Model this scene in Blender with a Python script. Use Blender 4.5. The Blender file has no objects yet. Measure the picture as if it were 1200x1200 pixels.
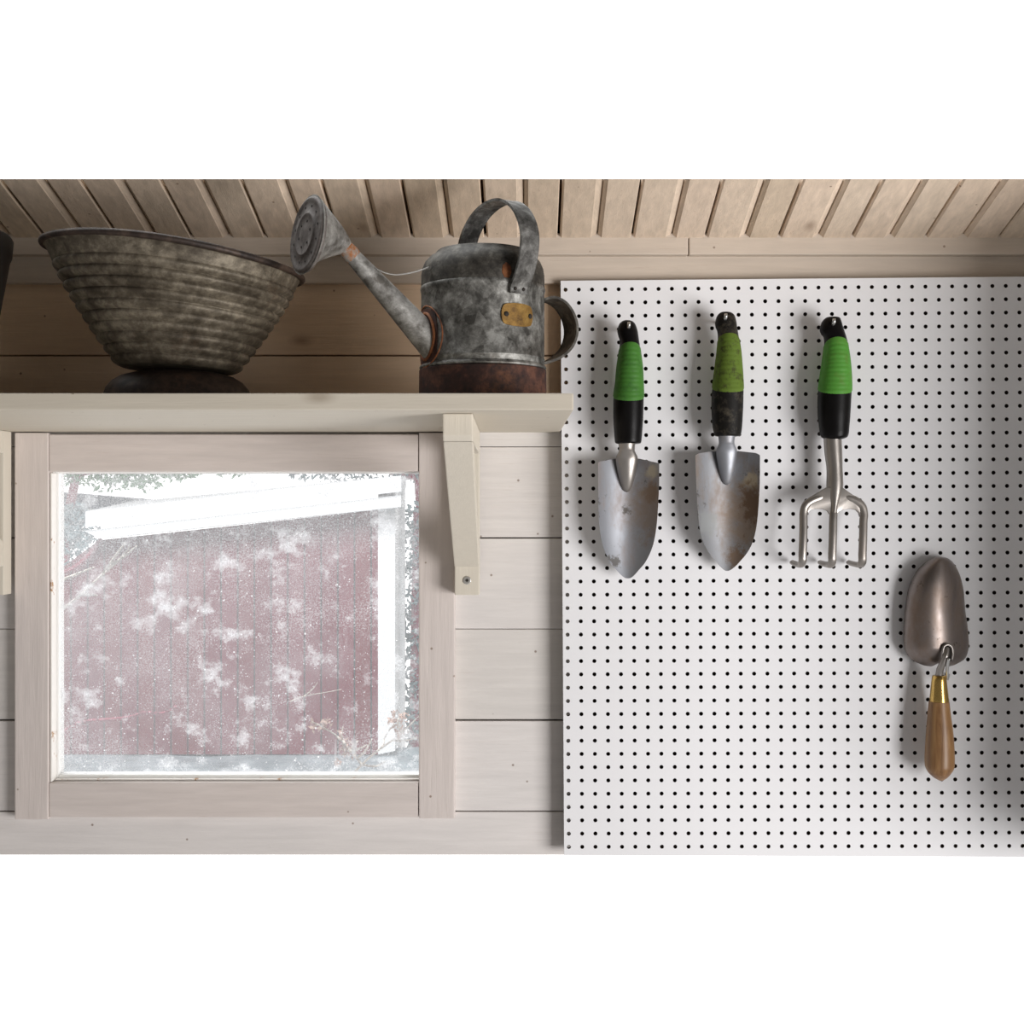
import bpy, bmesh, math, random
from mathutils import Vector, Matrix, noise
random.seed(7)
C = bpy.context.scene.collection
PI = math.pi
CAM = 1.5                      # camera stands 1.5 m in front of the boarded wall (wall face is Y = 0)

def sc(d): return (CAM - d) / CAM / 1000.0
def P(px, py, d=0.0):          # point of the place that stands d metres in front of the wall
    s = sc(d)
    return Vector((0.6 + (px - 600) * s, -d, 0.6 + (600 - py) * s))

# ------------------------------------------------------------------ objects
def setp(o, label=None, cat=None, group=None, kind=None):
    if label: o['label'] = label
    if cat: o['category'] = cat
    if group: o['group'] = group
    if kind: o['kind'] = kind
    return o
def thing(name, loc, label, cat, group=None, kind=None):
    o = bpy.data.objects.new(name, None); o.empty_display_size = 0.03
    C.objects.link(o); o.location = loc
    return setp(o, label, cat, group, kind)
def wloc(o):
    v = Vector(o.location)
    while o.parent: o = o.parent; v += Vector(o.location)
    return v
def obj(name, bm, mat, parent=None, smooth=False, origin=None, label=None, recalc=True):
    if recalc: bmesh.ops.recalc_face_normals(bm, faces=bm.faces)
    loc = Vector((0, 0, 0)); base = Vector((0, 0, 0))
    if parent: base = wloc(parent)
    else:
        if origin is None:
            xs = [v.co for v in bm.verts]
            lo = Vector([min(c[i] for c in xs) for i in range(3)]); hi = Vector([max(c[i] for c in xs) for i in range(3)])
            origin = Vector(((lo.x + hi.x) / 2, (lo.y + hi.y) / 2, lo.z))
        loc = Vector(origin); base = loc
    bmesh.ops.translate(bm, verts=bm.verts, vec=-base)
    me = bpy.data.meshes.new(name); bm.to_mesh(me); bm.free()
    if smooth:
        for p in me.polygons: p.use_smooth = True
    for m in (mat if isinstance(mat, (list, tuple)) else [mat]): me.materials.append(m)
    o = bpy.data.objects.new(name, me); C.objects.link(o)
    if parent: o.parent = parent
    else: o.location = loc
    if label: o['label'] = label
    return o
def autosmooth(o, ang=40):
    me = o.data
    for p in me.polygons: p.use_smooth = True
    bm = bmesh.new(); bm.from_mesh(me)
    for e in bm.edges:
        if len(e.link_faces) == 2 and e.calc_face_angle(0) > math.radians(ang): e.smooth = False
    bm.to_mesh(me); bm.free()
    return o

# ------------------------------------------------------------------ shapes
def NB(): return bmesh.new()
def box(bm, x0, x1, y0, y1, z0, z1, bev=0.0, mi=0):
    v = [bm.verts.new((x, y, z)) for x in (x0, x1) for y in (y0, y1) for z in (z0, z1)]
    fs = [bm.faces.new([v[i] for i in q]) for q in ((0,1,3,2),(4,6,7,5),(0,4,5,1),(2,3,7,6),(0,2,6,4),(1,5,7,3))]
    for f in fs: f.material_index = mi
    if bev > 0:
        es = list({e for f in fs for e in f.edges})
        bmesh.ops.bevel(bm, geom=es, offset=bev, segments=2, profile=0.6, affect='EDGES')
    return fs
def prism(bm, pts, vec, bev=0.0):
    a = [bm.verts.new(p) for p in pts]; b = [bm.verts.new(Vector(p) + Vector(vec)) for p in pts]
    n = len(pts); fs = [bm.faces.new(a), bm.faces.new(b[::-1])]
    for i in range(n): fs.append(bm.faces.new((a[i], b[i], b[(i+1) % n], a[(i+1) % n])))
    if bev > 0:
        bmesh.ops.recalc_face_normals(bm, faces=fs)
        es = list({e for f in fs for e in f.edges if e.calc_face_angle(0) > 0.5})
        bmesh.ops.bevel(bm, geom=es, offset=bev, segments=2, profile=0.6, affect='EDGES')
def skin_rings(bm, rings, closed=True, cap=True):
    vs = [[bm.verts.new(p) for p in r] for r in rings]
    n = len(vs[0]); m = n if closed else n - 1
    for i in range(len(vs) - 1):
        for j in range(m):
            k = (j + 1) % n
            bm.faces.new((vs[i][j], vs[i][k], vs[i+1][k], vs[i+1][j]))
    if cap and closed:
        bm.faces.new(vs[0]); bm.faces.new(vs[-1][::-1])
    return vs
def crom(pts, sub):            # smooth curve through tuples
    out = []; n = len(pts)
    for i in range(n - 1):
        p0 = pts[max(i-1, 0)]; p1 = pts[i]; p2 = pts[i+1]; p3 = pts[min(i+2, n-1)]
        for s in range(sub):
            t = s / sub
            out.append(tuple(0.5 * (2*b + (c - a)*t + (2*a - 5*b + 4*c - e)*t*t + (3*b - a - 3*c + e)*t**3) for a, b, c, e in zip(p0, p1, p2, p3)))
    out.append(tuple(pts[-1])); return out
def tube(bm, pts, rad, n=12, flat=1.0, up=None, cap=True):
    pts = [Vector(p) for p in pts]; m = len(pts)
    r = rad if isinstance(rad, (list, tuple)) else [rad] * m
    rings = []; t0 = (pts[1] - pts[0]).normalized()
    u = Vector(up) if up else (Vector((0, 0, 1)) if abs(t0.z) < 0.9 else Vector((1, 0, 0)))
    for i in range(m):
        t = (pts[min(i+1, m-1)] - pts[max(i-1, 0)]).normalized()
        u = (u - t * u.dot(t)).normalized(); w = t.cross(u)
        rings.append([pts[i] + (u * math.cos(a) * flat + w * math.sin(a)) * r[i] for a in [2*PI*k/n for k in range(n)]])
    skin_rings(bm, rings, cap=cap)
def lathe(bm, prof, c, n=64, M=None, cap=False):      # prof: (radius, height)
    rings = []
    for r, h in prof:
        ring = []
        for k in range(n):
            a = 2*PI*k/n; p = Vector((r*math.cos(a), r*math.sin(a), h))
            if M: p = M @ p
            ring.append(p + Vector(c))
        rings.append(ring)
    return skin_rings(bm, rings, cap=cap)
def band(bm, path, wdir, width, th):                  # metal strap bent along a path
    pts = [Vector(p) for p in path]; m = len(pts); rings = []
    for i in range(m):
        t = (pts[min(i+1, m-1)] - pts[max(i-1, 0)]).normalized()
        w = Vector(wdir if not callable(wdir) else wdir(i/(m-1))); w = (w - t*w.dot(t)).normalized(); nrm = t.cross(w)
        h = width/2; q = th/2; e = th*0.35; b = width*0.06
        rings.append([pts[i] + w*a + nrm*c for a, c in ((-h, -q-e), (-h+b, -q), (h-b, -q), (h, -q-e), (h, q+e), (h-b, q), (-h+b, q), (-h, q+e))])
    skin_rings(bm, rings)
def disc(bm, c, nrm, r, th, n=20, bulge=0.0):
    nrm = Vector(nrm).normalized(); q = nrm.to_track_quat('Z', 'Y').to_matrix()
    prof = [(r, 0), (r, th*0.6), (r*0.85, th), (r*0.4, th + bulge), (0.02*r, th + bulge*1.1)]
    lathe(bm, prof, c, n, q, cap=True)

# ------------------------------------------------------------------ materials
def new_mat(name):
    m = bpy.data.materials.new(name); m.use_nodes = True; nt = m.node_tree; nt.nodes.clear()
    out = nt.nodes.new('ShaderNodeOutputMaterial'); b = nt.nodes.new('ShaderNodeBsdfPrincipled')
    nt.links.new(b.outputs[0], out.inputs[0]); return m, nt, b, out
class G:
    def __init__(s, nt): s.nt = nt; s.tc = nt.nodes.new('ShaderNodeTexCoord').outputs['Object']
    def L(s, a, b): s.nt.links.new(a, b)
    def mapped(s, scale=(1,1,1), rot=(0,0,0), loc=(0,0,0)):
        m = s.nt.nodes.new('ShaderNodeMapping'); m.inputs['Scale'].default_value = scale
        m.inputs['Rotation'].default_value = rot; m.inputs['Location'].default_value = loc
        s.L(s.tc, m.inputs[0]); return m.outputs[0]
    def noise(s, scale, detail=4, rough=0.55, vec=None, dist=0.0):
        n = s.nt.nodes.new('ShaderNodeTexNoise'); n.inputs['Scale'].default_value = scale
        n.inputs['Detail'].default_value = detail; n.inputs['Roughness'].default_value = rough
        n.inputs['Distortion'].default_value = dist
        s.L(vec if vec else s.tc, n.inputs['Vector']); return n.outputs[0]
    def voro(s, scale, vec=None, feat='F1', out='Distance', rnd=1.0):
        n = s.nt.nodes.new('ShaderNodeTexVoronoi'); n.feature = feat; n.inputs['Scale'].default_value = scale
        n.inputs['Randomness'].default_value = rnd
        s.L(vec if vec else s.tc, n.inputs['Vector']); return n.outputs[out]
    def ramp(s, fac, stops, interp='LINEAR'):
        r = s.nt.nodes.new('ShaderNodeValToRGB'); r.color_ramp.interpolation = interp; e = r.color_ramp.elements
        while len(e) < len(stops): e.new(0.5)
        for i, (p, c) in enumerate(stops):
            e[i].position = p; e[i].color = (c, c, c, 1) if isinstance(c, (int, float)) else (*c, 1)
        s.L(fac, r.inputs[0]); return r.outputs[0]
    def mix(s, f, a, b, mode='MIX'):
        m = s.nt.nodes.new('ShaderNodeMix'); m.data_type = 'RGBA'; m.blend_type = mode
        for sock, v in ((m.inputs[0], f), (m.inputs[6], a), (m.inputs[7], b)):
            if isinstance(v, (int, float)): sock.default_value = v if sock == m.inputs[0] else (v, v, v, 1)
            elif isinstance(v, tuple): sock.default_value = (*v, 1)
            else: s.L(v, sock)
        return m.outputs[2]
    def math(s, op, a, b=0.0, clamp=False):
        m = s.nt.nodes.new('ShaderNodeMath'); m.operation = op; m.use_clamp = clamp
        for sock, v in ((m.inputs[0], a), (m.inputs[1], b)):
            if isinstance(v, (int, float)): sock.default_value = v
            else: s.L(v, sock)
        return m.outputs[0]
    def bump(s, h, strength=0.3, dist=0.002, nrm=None):
        b = s.nt.nodes.new('ShaderNodeBump'); b.inputs['Strength'].default_value = strength
        b.inputs['Distance'].default_value = dist; s.L(h, b.inputs['Height'])
        if nrm: s.L(nrm, b.inputs['Normal'])
        return b.outputs[0]
    def attr(s, name):
        a = s.nt.nodes.new('ShaderNodeAttribute'); a.attribute_name = name; return a.outputs['Fac']
    def sep(s):
        x = s.nt.nodes.new('ShaderNodeSeparateXYZ'); s.L(s.tc, x.inputs[0]); return x.outputs

def painted_wood(name, col, under, axis='X', wear=0.25, streak=0.12, tone=False, rough=0.62, knots=True):
    m, nt, b, _ = new_mat(name); g = G(nt)
    sx = {'X': (1.2, 14, 14), 'Y': (14, 1.2, 14), 'Z': (14, 14, 1.2)}[axis]
    v = g.mapped(sx); vf = g.mapped(tuple(c * 5 if c > 2 else c * 2 for c in sx))
    grain = g.noise(9, 5, 0.6, v, 0.3); fine = g.noise(9, 4, 0.7, vf)
    blot = g.noise(5, 3, 0.5)
    c1 = g.mix(g.ramp(grain, [(0.3, 0.0), (0.75, 1.0)]), col, tuple(c * (1 - streak*1.6) for c in col))
    c2 = g.mix(g.ramp(fine, [(0.45, 0.0), (0.75, 0.5)]), c1, tuple(c * (1 - streak) for c in col))
    w = g.math('MULTIPLY', g.ramp(fine, [(0.60, 0.0), (0.68, 1.0)]), g.ramp(blot, [(0.45, 0.0), (0.68, wear)]))
    c3 = g.mix(w, c2, under)
    c4 = g.mix(g.ramp(g.noise(2.3, 2, 0.5), [(0.35, 0.0), (0.7, 0.35)]), c3, tuple(c * k for c, k in zip(col, (0.93, 0.90, 0.86))))
    if knots:
        sx2 = {'X': (5, 11, 11), 'Y': (11, 5, 11), 'Z': (11, 11, 5)}[axis]
        kd = g.voro(1.0, g.mapped(sx2, loc=(0.3, 0.1, 0.7)))
        c4 = g.mix(g.ramp(kd, [(0.03, 0.5), (0.07, 0.16), (0.10, 0.0)]), c4, tuple(c * 0.6 for c in under))
        nd = g.voro(34); c4 = g.mix(g.ramp(nd, [(0.035, 0.7), (0.06, 0.0)]), c4, tuple(c * 0.5 for c in under))
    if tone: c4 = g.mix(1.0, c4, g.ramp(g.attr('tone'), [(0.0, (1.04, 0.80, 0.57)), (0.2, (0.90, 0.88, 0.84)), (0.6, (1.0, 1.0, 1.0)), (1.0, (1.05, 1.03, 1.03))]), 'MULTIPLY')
    g.L(c4, b.inputs['Base Color']); b.inputs['Roughness'].default_value = rough
    b.inputs['Specular IOR Level'].default_value = 0.35
    g.L(g.bump(g.math('ADD', grain, g.math('MULTIPLY', fine, 0.7)), 0.35, 0.0012), b.inputs['Normal'])
    return m
def plain(name, col, rough=0.6, metal=0.0, spec=0.5, bump=None, vary=0.15, scale=40):
    m, nt, b, _ = new_mat(name); g = G(nt); n = g.noise(scale, 5, 0.6)
    g.L(g.mix(g.ramp(n, [(0.35, 0.0), (0.7, 1.0)]), col, tuple(c * (1 - vary) for c in col)), b.inputs['Base Color'])
    b.inputs['Roughness'].default_value = rough; b.inputs['Metallic'].default_value = metal
    b.inputs['Specular IOR Level'].default_value = spec
    if bump: g.L(g.bump(g.noise(bump[0], 4), bump[1], 0.001), b.inputs['Normal'])
    return m

CREAM = (0.60, 0.52, 0.44); UNDER = (0.30, 0.17, 0.09)
M = {}
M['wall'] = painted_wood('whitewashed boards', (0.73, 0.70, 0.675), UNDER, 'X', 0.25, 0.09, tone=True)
M['ceil'] = painted_wood('whitewashed ceiling boards', (0.78, 0.64, 0.50), (0.34, 0.18, 0.10), 'Y', 0.6, 0.22, tone=True)
M['trimx'] = painted_wood('cream trim boards', (0.62, 0.53, 0.44), (0.33, 0.19, 0.11), 'X', 0.3, 0.12)
M['casex'] = painted_wood('window casing rail paint', (0.70, 0.63, 0.592), (0.33, 0.19, 0.1), 'X', 0.3, 0.12)
M['casez'] = painted_wood('window casing stile paint', (0.70, 0.63, 0.592), (0.33, 0.19, 0.1), 'Z', 0.3, 0.12)
M['shelf'] = painted_wood('shelf paint', (0.64, 0.585, 0.49), (0.38, 0.27, 0.17), 'X', 0.2, 0.07)
M['bracket'] = painted_wood('bracket paint', (0.66, 0.61, 0.52), (0.38, 0.27, 0.17), 'Z', 0.15, 0.05, knots=False)
M['groove'] = plain('bare wood in the joints', (0.10, 0.045, 0.02), 0.9, vary=0.5, scale=12)
M['sash'] = plain('glossy white sash paint', (0.86, 0.85, 0.83), 0.35, vary=0.05)
def worn_bead():
    m, nt, b, _ = new_mat('sash paint worn to bare wood'); g = G(nt)
    n = g.noise(60, 5, 0.7)
    g.L(g.mix(g.ramp(n, [(0.62, 0.0), (0.68, 1.0)]), (0.86, 0.83, 0.79), (0.42, 0.22, 0.09)), b.inputs['Base Color'])
    b.inputs['Roughness'].default_value = 0.6; return m
M['bead'] = worn_bead()
M['peg'] = plain('white hardboard face', (0.80, 0.795, 0.805), 0.5, vary=0.02, scale=6)
M['pegcore'] = plain('dark hardboard core', (0.05, 0.028, 0.018), 0.9, vary=0.4)
M['plastic'] = plain('black rubber grip', (0.0045, 0.004, 0.004), 0.36, spec=0.14, vary=0.3, bump=(300, 0.1))
def dusty(name, base, dust, lo, hi, rough=0.55, scale=60):
    m, nt, b, _ = new_mat(name); g = G(nt)
    n = g.noise(scale, 8, 0.75)
    g.L(g.mix(g.ramp(n, [(lo, 0.0), (hi, 1.0)]), base, dust), b.inputs['Base Color'])
    b.inputs['Roughness'].default_value = rough; b.inputs['Specular IOR Level'].default_value = 0.15
    g.L(g.bump(n, 0.3, 0.001), b.inputs['Normal']); return m
M['plastic_dusty'] = dusty('dusty black rubber', (0.008, 0.007, 0.006), (0.085, 0.072, 0.052), 0.48, 0.72)
M['green'] = dusty('green rubber', (0.055, 0.175, 0.028), (0.04, 0.12, 0.025), 0.5, 0.7, 0.5, 90)
M['green_dirty'] = dusty('soiled green rubber', (0.10, 0.155, 0.022), (0.04, 0.035, 0.015), 0.50, 0.66, 0.7, 110)
M['green_bright'] = dusty('bright green rubber', (0.075, 0.25, 0.035), (0.10, 0.19, 0.035), 0.5, 0.7, 0.5, 60)
def steel(name, base, dirt, amount=0.5, rough=0.36, scale=25, speck=True, metal=0.9, patches=()):
    m, nt, b, _ = new_mat(name); g = G(nt)
    n = g.noise(scale, 7, 0.68, g.mapped((1, 1, 0.45))); n2 = g.noise(120, 5, 0.7)
    f = g.ramp(n, [(0.46, 0.0), (0.70, amount)])
    c = g.mix(f, base, dirt)
    if speck:
        s = g.math('MULTIPLY', g.ramp(n2, [(0.60, 0.0), (0.66, 0.85)]), g.ramp(g.noise(22, 3, 0.5), [(0.50, 0.0), (0.62, 1.0)]))
        c = g.mix(s, c, (0.05, 0.035, 0.02))
    mf = f
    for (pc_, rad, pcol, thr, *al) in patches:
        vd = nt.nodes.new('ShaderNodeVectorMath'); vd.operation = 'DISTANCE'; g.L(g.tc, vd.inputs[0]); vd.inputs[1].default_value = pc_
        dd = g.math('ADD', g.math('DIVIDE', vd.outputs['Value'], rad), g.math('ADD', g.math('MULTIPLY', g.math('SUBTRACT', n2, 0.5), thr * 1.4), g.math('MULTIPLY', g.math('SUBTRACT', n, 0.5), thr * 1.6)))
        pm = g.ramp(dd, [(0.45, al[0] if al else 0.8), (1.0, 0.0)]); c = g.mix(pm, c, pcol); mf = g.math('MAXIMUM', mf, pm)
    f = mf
    g.L(c, b.inputs['Base Color'])
    g.L(g.math('SUBTRACT', metal, g.math('MULTIPLY', f, 0.6)), b.inputs['Metallic'])
    g.L(g.ramp(n, [(0.3, rough), (0.7, rough + 0.2)]), b.inputs['Roughness'])
    g.L(g.bump(n2, 0.12, 0.0006), b.inputs['Normal'])
    return m
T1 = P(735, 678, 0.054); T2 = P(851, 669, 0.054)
M['steel'] = steel('brushed trowel steel', (0.32, 0.33, 0.355), (0.24, 0.175, 0.13), 0.8, 0.45)
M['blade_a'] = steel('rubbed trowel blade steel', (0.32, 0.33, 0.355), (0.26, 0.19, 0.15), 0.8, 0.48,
    patches=[(tuple(P(768, 595, .05) - T1), .042, (.24, .185, .145), 1.0, .8), (tuple(P(763, 553, .05) - T1), .011, (.50, .44, .33), .9), (tuple(P(733, 597, .036) - T1), .007, (.06, .05, .04), 3.0), (tuple(P(720, 658, .042) - T1), .007, (.07, .06, .05), 3.4), (tuple(P(764, 578, .05) - T1), .014, (.22, .15, .10), 1.2)])  # first patch paints the brown reflection on the right half of the blade
M['steel_dirty'] = steel('soil-stained trowel steel', (0.30, 0.305, 0.32), (0.22, 0.145, 0.09), 0.95, 0.5,
    patches=[(tuple(P(880, 600, .05) - T2), .046, (.22, .16, .115), 1.0, .85), (tuple(P(881, 562, .05) - T2), .013, (.46, .38, .26), 1.6), (tuple(P(885, 590, .052) - T2), .024, (.12, .065, .03), 1.8), (tuple(P(828, 612, .045) - T2), .016, (.27, .28, .28), 2.6), (tuple(P(862, 655, .04) - T2), .014, (.16, .095, .05), 2.2)])  # brown reflection tint painted at the right by the first patch, over the soil
M['steel_clean'] = steel('polished steel', (0.34, 0.315, 0.29), (0.22, 0.175, 0.14), 0.45, 0.28, speck=False)
M['steel_brown'] = steel('tarnished brown steel', (0.25, 0.215, 0.20), (0.17, 0.11, 0.07), 0.9, 0.27, metal=0.92)
M['zinc_hook'] = plain('zinc hook', (0.62, 0.62, 0.60), 0.28, 0.9)
M['brass'] = plain('brass ferrule', (0.75, 0.50, 0.16), 0.22, 1.0, vary=0.2, scale=60)
M['screw'] = plain('screw head', (0.62, 0.60, 0.56), 0.35, 0.8)
M['dark'] = plain('dark recess', (0.02, 0.014, 0.01), 0.8)
def handle_wood():
    m, nt, b, _ = new_mat('varnished ash handle'); g = G(nt)
    n = g.noise(7, 6, 0.6, g.mapped((22, 22, 2.0)), 0.8)
    g.L(g.ramp(n, [(0.3, (0.17, 0.080, 0.030)), (0.5, (0.27, 0.140, 0.055)), (0.7, (0.36, 0.205, 0.085))]), b.inputs['Base Color'])
    b.inputs['Roughness'].default_value = 0.38; g.L(g.bump(n, 0.15, 0.0008), b.inputs['Normal']); return m
M['ash'] = handle_wood()
def galvanised(name, a, c_, d, rust=0.4, metal=0.65, rough=0.5, zs=1.0, sc1=26, rlo=0.60, spangle=0.09):
    m, nt, b, _ = new_mat(name); g = G(nt)
    v = g.mapped((1, 1, zs)); n = g.noise(sc1, 8, 0.72, v, 0.5); n2 = g.noise(130, 5, 0.75); n3 = g.noise(8, 3, 0.5)
    vc = g.voro(95, None, 'F1', 'Color'); n4 = g.noise(70, 4, 0.7)
    nm = g.math('ADD', g.math('MULTIPLY', n, 0.5), g.math('ADD', g.math('MULTIPLY', g.ramp(vc, [(0.0, 0.0), (1.0, 1.0)]), spangle), g.math('MULTIPLY', n4, 0.5 - spangle)))
    c = g.ramp(nm, [(0.40, a), (0.495, c_), (0.60, d)])
    c = g.mix(g.ramp(n2, [(0.35, 0.35), (0.6, 0.0)]), c, tuple(x * 0.45 for x in a))
    r = g.math('MULTIPLY', g.ramp(n3, [(rlo, 0.0), (rlo + 0.1, 1.0)]), g.ramp(n2, [(0.42, 0.0), (0.56, rust)]))
    c = g.mix(r, c, (0.30, 0.11, 0.03)); g.L(c, b.inputs['Base Color'])
    g.L(g.math('MULTIPLY', g.math('SUBTRACT', 1.0, r), metal), b.inputs['Metallic'])
    g.L(g.ramp(n, [(0.3, rough + 0.15), (0.7, rough)]), b.inputs['Roughness'])
    g.L(g.bump(g.math('ADD', n, n2), 0.25, 0.0012), b.inputs['Normal']); return m
M['zinc'] = galvanised('weathered galvanised steel', (0.055, 0.052, 0.046), (0.18, 0.175, 0.16), (0.42, 0.415, 0.39), 0.4, 0.6, 0.5)
M['zinc_light'] = galvanised('pale galvanised steel', (0.13, 0.12, 0.105), (0.32, 0.31, 0.29), (0.52, 0.51, 0.48), 0.7, 0.6, 0.5)
M['zinc_dark'] = galvanised('darkened galvanised steel', (0.022, 0.019, 0.015), (0.065, 0.058, 0.048), (0.15, 0.14, 0.12), 0.5, 0.4, 0.55)
M['rose_disc'] = galvanised('brown-grey tin of the rose plate', (0.07, 0.058, 0.05), (0.125, 0.105, 0.095), (0.20, 0.18, 0.165), 0.2, 0.25, 0.6)
M['zinc_rusty'] = galvanised('pale zinc eaten by rust', (0.22, 0.19, 0.16), (0.38, 0.35, 0.31), (0.52, 0.50, 0.46), 1.0, 0.4, 0.6, rlo=0.40)
M['bowl'] = galvanised('dull tin of the bowl', (0.060, 0.046, 0.030), (0.13, 0.107, 0.076), (0.27, 0.23, 0.17), 0.15, 0.35, 0.55, 2.2, 12, spangle=0.05)
M['foot'] = galvanised('brown rusted tin', (0.022, 0.014, 0.011), (0.045, 0.029, 0.022), (0.08, 0.052, 0.038), 0.1, 0.3, 0.5)
M['rust'] = galvanised('deep red rust', (0.013, 0.005, 0.004), (0.038, 0.012, 0.008), (0.12, 0.045, 0.025), 0.25, 0.05, 0.7)
M['rust_orange'] = galvanised('orange rust', (0.06, 0.022, 0.012), (0.20, 0.065, 0.02), (0.36, 0.14, 0.05), 0.6, 0.05, 0.75)
M['strap'] = galvanised('worn zinc of the strap handle', (0.05, 0.047, 0.042), (0.15, 0.145, 0.135), (0.36, 0.355, 0.335), 0.4, 0.55, 0.5)
M['plate'] = galvanised('stained brass plate', (0.12, 0.065, 0.02), (0.26, 0.145, 0.035), (0.36, 0.22, 0.06), 0.4, 0.6, 0.45)
M['black'] = plain('black glazed pot', (0.012, 0.010, 0.009), 0.5)
M['wire'] = plain('grey wire', (0.30, 0.29, 0.27), 0.5, 0.6)
def dirty_glass():
    m, nt, b, out = new_mat('dirty window glass'); g = G(nt); nt.nodes.remove(b)
    X, Y, Z = g.sep()
    up = g.math('MULTIPLY', Z, 1 / 0.37, True)                      # dust lies thicker towards the top of the pane
    cl = g.noise(9, 5, 0.65)
    film = g.math('ADD', g.ramp(cl, [(0.35, 0.06), (0.72, 0.15)]), g.math('ADD', g.math('MULTIPLY', up, 0.05), g.math('MULTIPLY', g.math('SUBTRACT', 0.2, X, True), 0.22)))
    thick = g.math('ADD', g.ramp(g.noise(13, 5, 0.65), [(0.38, 0.05), (0.72, 0.55)]), g.math('MULTIPLY', g.math('MULTIPLY', up, up), 0.30))
    g1 = g.ramp(g.noise(520, 2, 0.9), [(0.50, 0.0), (0.62, 0.50)])
    grit = g.math('MULTIPLY', g1, thick)
    sp = g.ramp(g.voro(300), [(0.16, 0.75), (0.30, 0.0)])
    sp = g.math('MULTIPLY', sp, g.ramp(g.noise(90, 4, 0.7), [(0.52, 0.0), (0.60, 1.0)]))
    sp2 = g.math('MULTIPLY', g.ramp(g.voro(120, out='Distance'), [(0.10, 0.95), (0.16, 0.0)]), g.ramp(g.noise(50, 3), [(0.56, 0.0), (0.60, 1.0)]))
    bl = g.ramp(g.noise(30, 6, 0.68, g.mapped((1, 1, 1.2), loc=(0.37, 0, 0.11)), 0.1), [(0.54, 0.0), (0.72, 0.78)])
    bl = g.math('MULTIPLY', bl, g.ramp(g.noise(300, 3, 0.8), [(0.40, 0.25), (0.58, 1.0)]))
    dr = g.math('MULTIPLY', g.ramp(g.noise(10, 3, 0.5, g.mapped((9, 9, 0.5))), [(0.63, 0.0), (0.70, 0.35)]), g.ramp(g.noise(30, 3), [(0.45, 0.0), (0.6, 1.0)]))
    f = g.math('ADD', film, grit); f = g.math('MAXIMUM', f, sp); f = g.math('MAXIMUM', f, sp2); f = g.math('ADD', f, bl, True); f = g.math('MAXIMUM', f, dr)
    rimz = g.math('MULTIPLY', g.ramp(g.math('ADD', Z, g.math('MULTIPLY', g.noise(60, 4), 0.02)), [(0.012, 0.9), (0.030, 0.0)]), 1.0)
    f = g.math('MAXIMUM', f, rimz)
    tr = nt.nodes.new('ShaderNodeBsdfTransparent'); tl = nt.nodes.new('ShaderNodeBsdfTranslucent')
    tl.inputs['Color'].default_value = (0.93, 0.94, 0.96, 1)
    df = nt.nodes.new('ShaderNodeBsdfDiffuse'); df.inputs['Color'].default_value = (0.8, 0.8, 0.8, 1)
    gl = nt.nodes.new('ShaderNodeBsdfGlossy'); gl.inputs['Roughness'].default_value = 0.05
    m0 = nt.nodes.new('ShaderNodeMixShader'); m0.inputs[0].default_value = 0.12; g.L(tl.outputs[0], m0.inputs[1]); g.L(df.outputs[0], m0.inputs[2])
    m1 = nt.nodes.new('ShaderNodeMixShader'); g.L(f, m1.inputs[0]); g.L(tr.outputs[0], m1.inputs[1]); g.L(m0.outputs[0], m1.inputs[2])
    m2 = nt.nodes.new('ShaderNodeMixShader'); m2.inputs[0].default_value = 0.03; g.L(m1.outputs[0], m2.inputs[1]); g.L(gl.outputs[0], m2.inputs[2])
    g.L(m2.outputs[0], out.inputs[0]); return m
M['glass'] = dirty_glass()
M['barn'] = painted_wood('barn red boards', (0.17, 0.012, 0.03), (0.08, 0.02, 0.03), 'Z', 0.3, 0.2, tone=True, knots=False)
M['barn_gap'] = plain('dark batten gap', (0.004, 0.016, 0.02), 0.9)  # dark blue-green backing between the barn boards
M['white'] = plain('white outdoor paint', (0.9, 0.9, 0.9), 0.6, vary=0.04)
M['snow'] = plain('frosted ground', (0.42, 0.50, 0.54), 0.9, vary=0.5, scale=5)
M['snow_roof'] = plain('snow', (0.92, 0.93, 0.94), 0.9, vary=0.03)
M['leaf'] = plain('green leaves', (0.09, 0.36, 0.10), 0.7, vary=0.4, scale=3)
M['leaf_blue'] = plain('blue-green leaves', (0.26, 0.38, 0.40), 0.7, vary=0.5, scale=3)
M['twig'] = plain('pale twigs', (0.68, 0.62, 0.54), 0.8)
M['dryleaf'] = plain('dry pinkish leaves', (0.62, 0.42, 0.34), 0.8, vary=0.3)
M['redstem'] = plain('dark red stem', (0.30, 0.012, 0.05), 0.7)
M['roofblue'] = plain('blue-grey roofing', (0.16, 0.19, 0.25), 0.8)

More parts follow.
